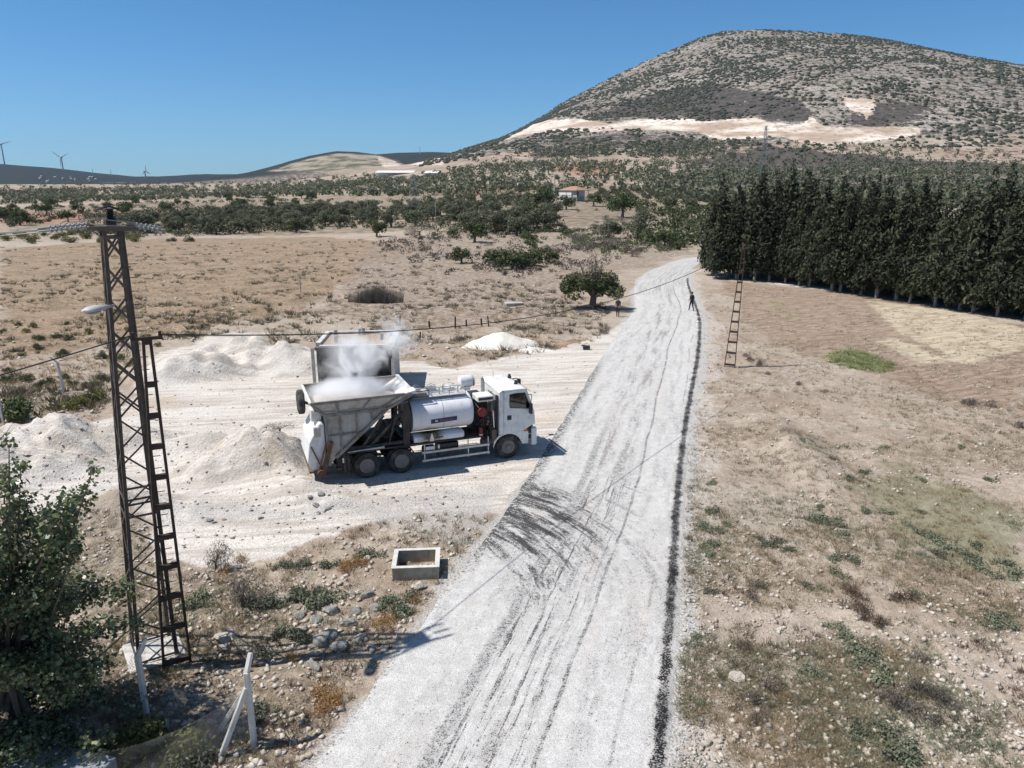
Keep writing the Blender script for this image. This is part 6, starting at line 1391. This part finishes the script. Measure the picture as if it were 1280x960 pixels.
# ------------------------------------------------------------------ ground cover near the camera
def okay(h):
    x, y = h[:, 0], h[:, 1]; return (x < xl(y)-.25) | (x > xr(y)+.45)
def px_area(P, N, sd, keepyard=True, clump=None, thr=0):
    gg = np.random.default_rng(sd); xx = gg.uniform(min(p[0] for p in P), max(p[0] for p in P), N*2); yy = gg.uniform(min(p[1] for p in P), max(p[1] for p in P), N*2)
    kk = poly_in(xx, yy, P); xx, yy = xx[kk], yy[kk]; X_, Y_ = flat(xx, yy); h = np.stack([X_, Y_], 1); k = okay(h)
    if not keepyard: k &= yard_m(X_, Y_) < .4
    if clump: k &= (fbm(X_, Y_, clump, 3, sd)+gg.normal(size=len(X_))*.12) > thr
    h = h[k][:N]; return h
def stones(name, P2, s0, s1, mat, seed, label, pw=3.):
    g = np.random.default_rng(seed); n_ = len(P2)
    base = np.array([(1,0,0),(-1,0,0),(0,1,0),(0,-1,0),(0,0,1),(0,0,-1)], float); F_ = np.array([(0,2,4),(2,1,4),(1,3,4),(3,0,4),(2,0,5),(1,2,5),(3,1,5),(0,3,5)])
    s = s0+(s1-s0)*g.random(n_)**pw; V = base[None]*(1+.5*(g.random((n_, 6, 1))-.5))*s[:, None, None]*np.array([1,.8,.6]); V += (g.random((n_, 6, 3))-.5)*s[:, None, None]*.6
    a = g.uniform(0, 6.28, n_); c, q = np.cos(a)[:, None], np.sin(a)[:, None]; X_ = V[:, :, 0]*c-V[:, :, 1]*q; Y_ = V[:, :, 0]*q+V[:, :, 1]*c
    V = np.stack([X_+P2[:, :1], Y_+P2[:, 1:2], V[:, :, 2]+H(P2[:, 0], P2[:, 1])[:, None]+s[:, None]*.15], 2)
    Fc = (F_[None]+(np.arange(n_)*6)[:, None, None]).reshape(-1, 3); return tag(link(name, mesh_np(name, V.reshape(-1, 3), Fc, mat)), label, 'stones', kind='stuff')
def tufts(P2, rad, hgt, blades, w, seed, lean=.5):
    """grass-like blades around each point"""
    g = np.random.default_rng(seed); n_ = len(P2); N = n_*blades; C = np.repeat(P2, blades, 0); rr = np.repeat(rad*(.5+g.random(n_)), blades); hh = np.repeat(hgt*(.5+g.random(n_)), blades)*(.5+.6*g.random(N))
    a = g.uniform(0, 6.28, N); q = np.sqrt(g.random(N))*rr; bx_ = C[:, 0]+np.cos(a)*q*.6; by_ = C[:, 1]+np.sin(a)*q*.6; z = H(bx_, by_)
    tx = bx_+np.cos(a)*rr*lean+g.normal(size=N)*rr*.25; ty = by_+np.sin(a)*rr*lean+g.normal(size=N)*rr*.25; t = g.uniform(0, 6.28, N); wx, wy = np.cos(t)*w/2, np.sin(t)*w/2
    V = np.stack([np.stack([bx_-wx, by_-wy, z-.02], 1), np.stack([bx_+wx, by_+wy, z-.02], 1), np.stack([tx, ty, z+hh], 1)], 1).reshape(-1, 3); return V, np.arange(N*3).reshape(N, 3)
def tuft_obj(name, P2, rad, hgt, blades, w, mat, seed, label, lean=.5):
    V, Fc = tufts(P2, rad, hgt, blades, w, seed, lean); return tag(link(name, mesh_np(name, V, Fc, mat)), label, 'weeds', kind='stuff')
RIGHT = [(845,400),(900,350),(1290,410),(1290,965),(815,965)]; LEFT = [(0,640),(180,655),(330,705),(450,655),(560,640),(640,600),(600,700),(380,965),(0,965)]
UP = [(0,310),(480,300),(760,330),(760,425),(560,460),(400,430),(180,430),(120,520),(0,590)]; YRD = [(0,590),(190,440),(330,415),(820,400),(560,650),(200,690)]
p = px_area(RIGHT, 8000, 1, clump=3.5, thr=-.12); stones('verge_stones', p, .012, .11, M_RKP, 2, 'small pale stones strewn over the dry ground right of the road', 4)
p = px_area(LEFT, 6000, 3, False); stones('litter_stones', p, .012, .13, M_RKP, 4, 'small pale stones strewn over the ground left of the road', 4)
p = px_area(YRD, 3500, 5); stones('yard_stones', p, .015, .10, M_RK, 6, 'loose grey stones on the gravel yard', 5)
p = px_area(UP, 2600, 7, False); stones('field_stones', p, .04, .22, M_RKP, 8, 'pale stones over the dry fields beyond the yard', 4)
p = px_area([(845,560),(880,560),(880,960),(830,960)], 1500, 9); stones('shoulder_stones', p, .01, .06, M_RK, 10, 'loose grey chippings along the right shoulder', 4)
# dry weeds
p = px_area(RIGHT, 6500, 11, clump=2.2, thr=-.06); tuft_obj('dry_weeds', p, .17, .14, 16, .012, M_STRAW, 12, 'dry straw coloured weeds over the stony ground right of the road', .7)
p = px_area(RIGHT, 4800, 13, clump=2.6, thr=.06); tuft_obj('grey_green_weeds', p, .16, .11, 18, .016, M_WEED, 14, 'low grey green weeds over the stony ground right of the road', .8)
p = px_area(RIGHT, 1600, 15, clump=1.5, thr=.22); tuft_obj('brown_weeds', p, .15, .16, 18, .014, M_RED, 16, 'brown withered weeds over the stony ground right of the road', .6)
p = px_area(LEFT, 2000, 17, False, 1.4, .03); tuft_obj('dry_grass_left', p, .17, .17, 22, .012, M_STRAW, 18, 'dry grass on the rough ground left of the road', .6)
p = px_area(LEFT, 900, 19, False, 1.2, .16); tuft_obj('russet_weeds', p, .17, .18, 20, .014, M_RED, 20, 'russet withered weeds on the rough ground left of the road', .6)
p = px_area(LEFT, 1300, 21, False, 1.6, .12); tuft_obj('green_grass_left', p, .18, .16, 20, .016, M_WEED, 22, 'green weeds between the rubble left of the road', .6)
p = px_area(UP, 4200, 23, False, 6, -.1); tuft_obj('field_weeds', p, .30, .22, 14, .04, M_STRAW, 24, 'dry tufts over the fields beyond the yard', .7)
p = px_area(UP, 3200, 25, False, 5, .0); tuft_obj('field_shrublets', p, .42, .34, 26, .05, foliage('dark_shrublets', (.06,.055,.035), (.12,.11,.07), None, 1), 26, 'small dark shrublets over the fields beyond the yard', .7)
p = px_area([(900,350),(1290,405),(1290,520),(1000,470),(915,440)], 900, 27, clump=6, thr=.0); tuft_obj('field_stubble', p, .28, .12, 12, .03, M_STRAW, 28, 'sparse stubble on the ploughed field by the conifers', .7)
p = px_area([(1035,440),(1075,438),(1118,455),(1115,466),(1075,464),(1045,455)], 220, 29); tuft_obj('green_patch_grass', p, .4, .16, 22, .04, foliage('fresh_grass', (.17,.21,.09), (.27,.30,.14), None, 2), 30, 'fresh green grass in the patch on the ploughed field', .6)
# larger weeds, one thing each (shared meshes)
def weed_me(kind, i):
    g = np.random.default_rng(i*7+{'green':1,'dry':2,'orange':3,'red':4}[kind]*100)
    nb = 9; b = [(g.uniform(-.32,.32), g.uniform(-.25,.25), .10+.05*g.random(), .18, .18, .13) for _ in range(nb)]
    V, Fc = leaves(b, 420, .085 if kind == 'green' else .10, i+50, asp=.5 if kind == 'green' else .14, up=.25, shell=.3); return mesh_np('weed_clump', V, Fc, {'green': M_WEED, 'dry': M_GREY, 'orange': M_ORANGE, 'red': M_RED}[kind])
WM = {}
WL = {'green': ('green_weed_clump', 'low green weed clump on the stony verge and slope right of the road', 'green weed clumps right of the road'), 'greenL': ('green_weed_clump', 'low green weed clump between rubble and dry grass left of the road', 'green weed clumps left of the road'),
      'orange': ('dry_weed_clump', 'dry orange brown weed clump on the bare soil left of the road', 'orange dry weed clumps left of the road'), 'red': ('dry_weed_clump', 'dark withered red brown weed clump on the slope right of the road', 'red brown weed clumps right of the road'), 'dry': ('dry_weed_clump', 'dry grey brown weed clump on the slope right of the road', 'grey brown weed clumps right of the road')}
def weed(px, py, s, kind, sz=1.0):
    kd = kind.replace('L', ''); i = rnd.randrange(4)
    if (kd, i) not in WM: WM[(kd, i)] = weed_me(kd, i)
    x, y = flat(px, py); o = link(WL[kind][0], WM[(kd, i)], None, (x, y, h1(x, y)-.03), (0, 0, rnd.uniform(0, 6.28)), (s, s, s*sz)); tag(o, WL[kind][1], 'weed', WL[kind][2])
for px, py, s in [(962,682,1.1),(972,676,.9),(985,688,.8),(950,674,.7),(888,604,.8),(892,640,1.1),(884,660,1.1),(898,664,.9),(890,684,1.1),(884,692,.9),(910,656,.7),(888,740,.8),(876,800,.8),(870,880,.7),(1018,648,1.1),(1032,644,1.3),(1045,655,1.1),(1028,634,.7),(1055,668,.9),(1008,733,.8),(1046,786,.9),(1060,800,1.0),(1076,815,1.2),(1085,828,1.1),(1094,848,1.3),(1072,838,.8),(1015,842,1.0),(1070,912,1.1),(1082,920,.8),(1108,905,1.0),(1060,935,.7),(1120,936,1.5),(1132,946,1.2),(1105,925,1.0),(1060,700,1.1),(1042,700,.9),(1050,716,1.0),(1078,640,.8),(1110,640,1.0),(1135,655,.8),(1160,670,1.2),(1180,680,1.1),(1195,690,1.3),(1172,693,.9),(1215,700,1.1),(1235,712,1.2),(1255,705,1.0),(1270,718,1.2),(1225,685,.9),(1150,640,.7),(1244,772,1.1),(1262,785,1.0),(1240,780,.8),(1145,744,.7),(1078,590,.9),(1060,600,.8),(1030,735,.7),(1004,560,.8),(1040,580,.7),(1106,560,.8),(1200,560,.8),(1240,600,.9),(1150,600,.8)]: weed(px, py, s*.82, 'green', .9)
for px, py, s in [(380,748,1.1),(368,744,.9),(392,754,1.1),(404,742,.9),(415,748,1.0),(325,752,1.1),(340,756,1.0),(310,748,.7),(498,765,1.0),(488,757,.9),(506,770,.7),(366,792,.9),(376,800,.8),(345,790,.7),(250,752,1.0),(238,760,.9),(362,704,.7),(380,706,.8),(352,708,.7),(410,705,.8),(455,697,.8),(468,692,.9),(515,748,.8),(335,812,.7),(330,890,.8),(240,955,1.1),(225,950,1.0),(255,940,.9),(160,945,1.0),(145,950,.9)]: weed(px, py, s, 'greenL', 1.2)
for px, py, s in [(408,872,1.1),(416,880,1.0),(405,890,.9),(478,786,.9),(485,775,.8),(520,752,.8),(440,705,.9),(432,712,.8),(452,708,.9),(370,820,.7),(300,700,.8),(285,716,.8)]: weed(px, py, s, 'orange', 1.3)
for px, py, s in [(1058,738,.8),(1072,748,.8),(1065,760,.9),(1080,770,.9),(1092,778,.8),(1130,752,.9),(1118,750,.7),(940,452,1.1),(950,456,1.0),(933,447,.8),(1100,780,.7)]: weed(px, py, s, 'red', 1.5)
for px, py, s in [(1150,868,1.0),(1166,878,1.1),(1178,884,.9),(955,880,.9),(962,862,.9),(948,900,.8),(1130,880,1.2),(1145,893,1.1),(950,735,.9),(942,745,.8),(1150,820,.8),(930,808,.8),(1220,508,1.1),(1240,510,1.0),(1205,505,.9),(960,468,.7),(1000,480,.8),(1268,532,1.1),(1030,490,.7)]: weed(px, py, s, 'dry', 1.3)
# upright bushy plants at the left
for px, py, s, lab in [(303,756,.55,'twiggy leafless shrub beside the green weeds near the pylon'),(270,712,.42,'small upright withered stem plant at the yard edge'),(352,570,.5,'brown withered bush on the gravel heap beside the lorry')]:
    x, y = flat(px, py); plant('grey', x, y, s, lab, 'bush', sz=s*(1.3 if px < 340 else .6))
for px, py, s, lab in [(165,945,.55,'yellow green leafy bush in the lower left below the bent post'),(222,938,.5,'bright green leafy bush behind the slack chain link mesh'),(118,500,.5,'olive brown bush in the field right of the bent field post'),(96,510,.45,'low olive bush at the field edge above the gravel heap'),(20,522,.9,'dark green wide bush left of the pale marker stone')]:
    x, y = flat(px, py); plant('yellow' if px != 20 else 'bush', x, y, s, lab, 'bush')
g_ = random.Random(31)
for k in range(46):
    px, py = g_.uniform(0, 240), g_.uniform(405, 500)
    x, y = flat(px, py)
    if yard_m(np.array([x]), np.array([y]))[0] < .2: plant('yellow' if g_.random() < .35 else 'bush', x, y, g_.uniform(.14, .34), 'small olive green bush dotting the field left of the yard', 'bush', 'small bushes in the left field')
n = NT('air_haze'); v = n.n('VolumePrincipled'); v.inputs['Density'].default_value = HAZE; v.inputs['Color'].default_value = (.55,.74,1,1); v.inputs['Anisotropy'].default_value = .1
n.t.links.new(v.outputs[0], n.out.inputs[1])
zmin = float(gz.min()); m = MB(); m.bb(-9200, 9200, -9200, 9200, zmin-1, float(gz.max())+60); hz_ = m.build('haze', n.m, None, fix=True); tag(hz_, 'thin blue air haze over the far hills', 'haze', kind='stuff')
SC.cycles.max_bounces = 8; SC.cycles.diffuse_bounces = 4; SC.cycles.glossy_bounces = 2; SC.cycles.transmission_bounces = 4; SC.cycles.volume_bounces = 6
SC.cycles.transparent_max_bounces = 8; SC.cycles.use_adaptive_sampling = True; SC.cycles.adaptive_threshold = .02; SC.cycles.caustics_reflective = False; SC.cycles.caustics_refractive = False
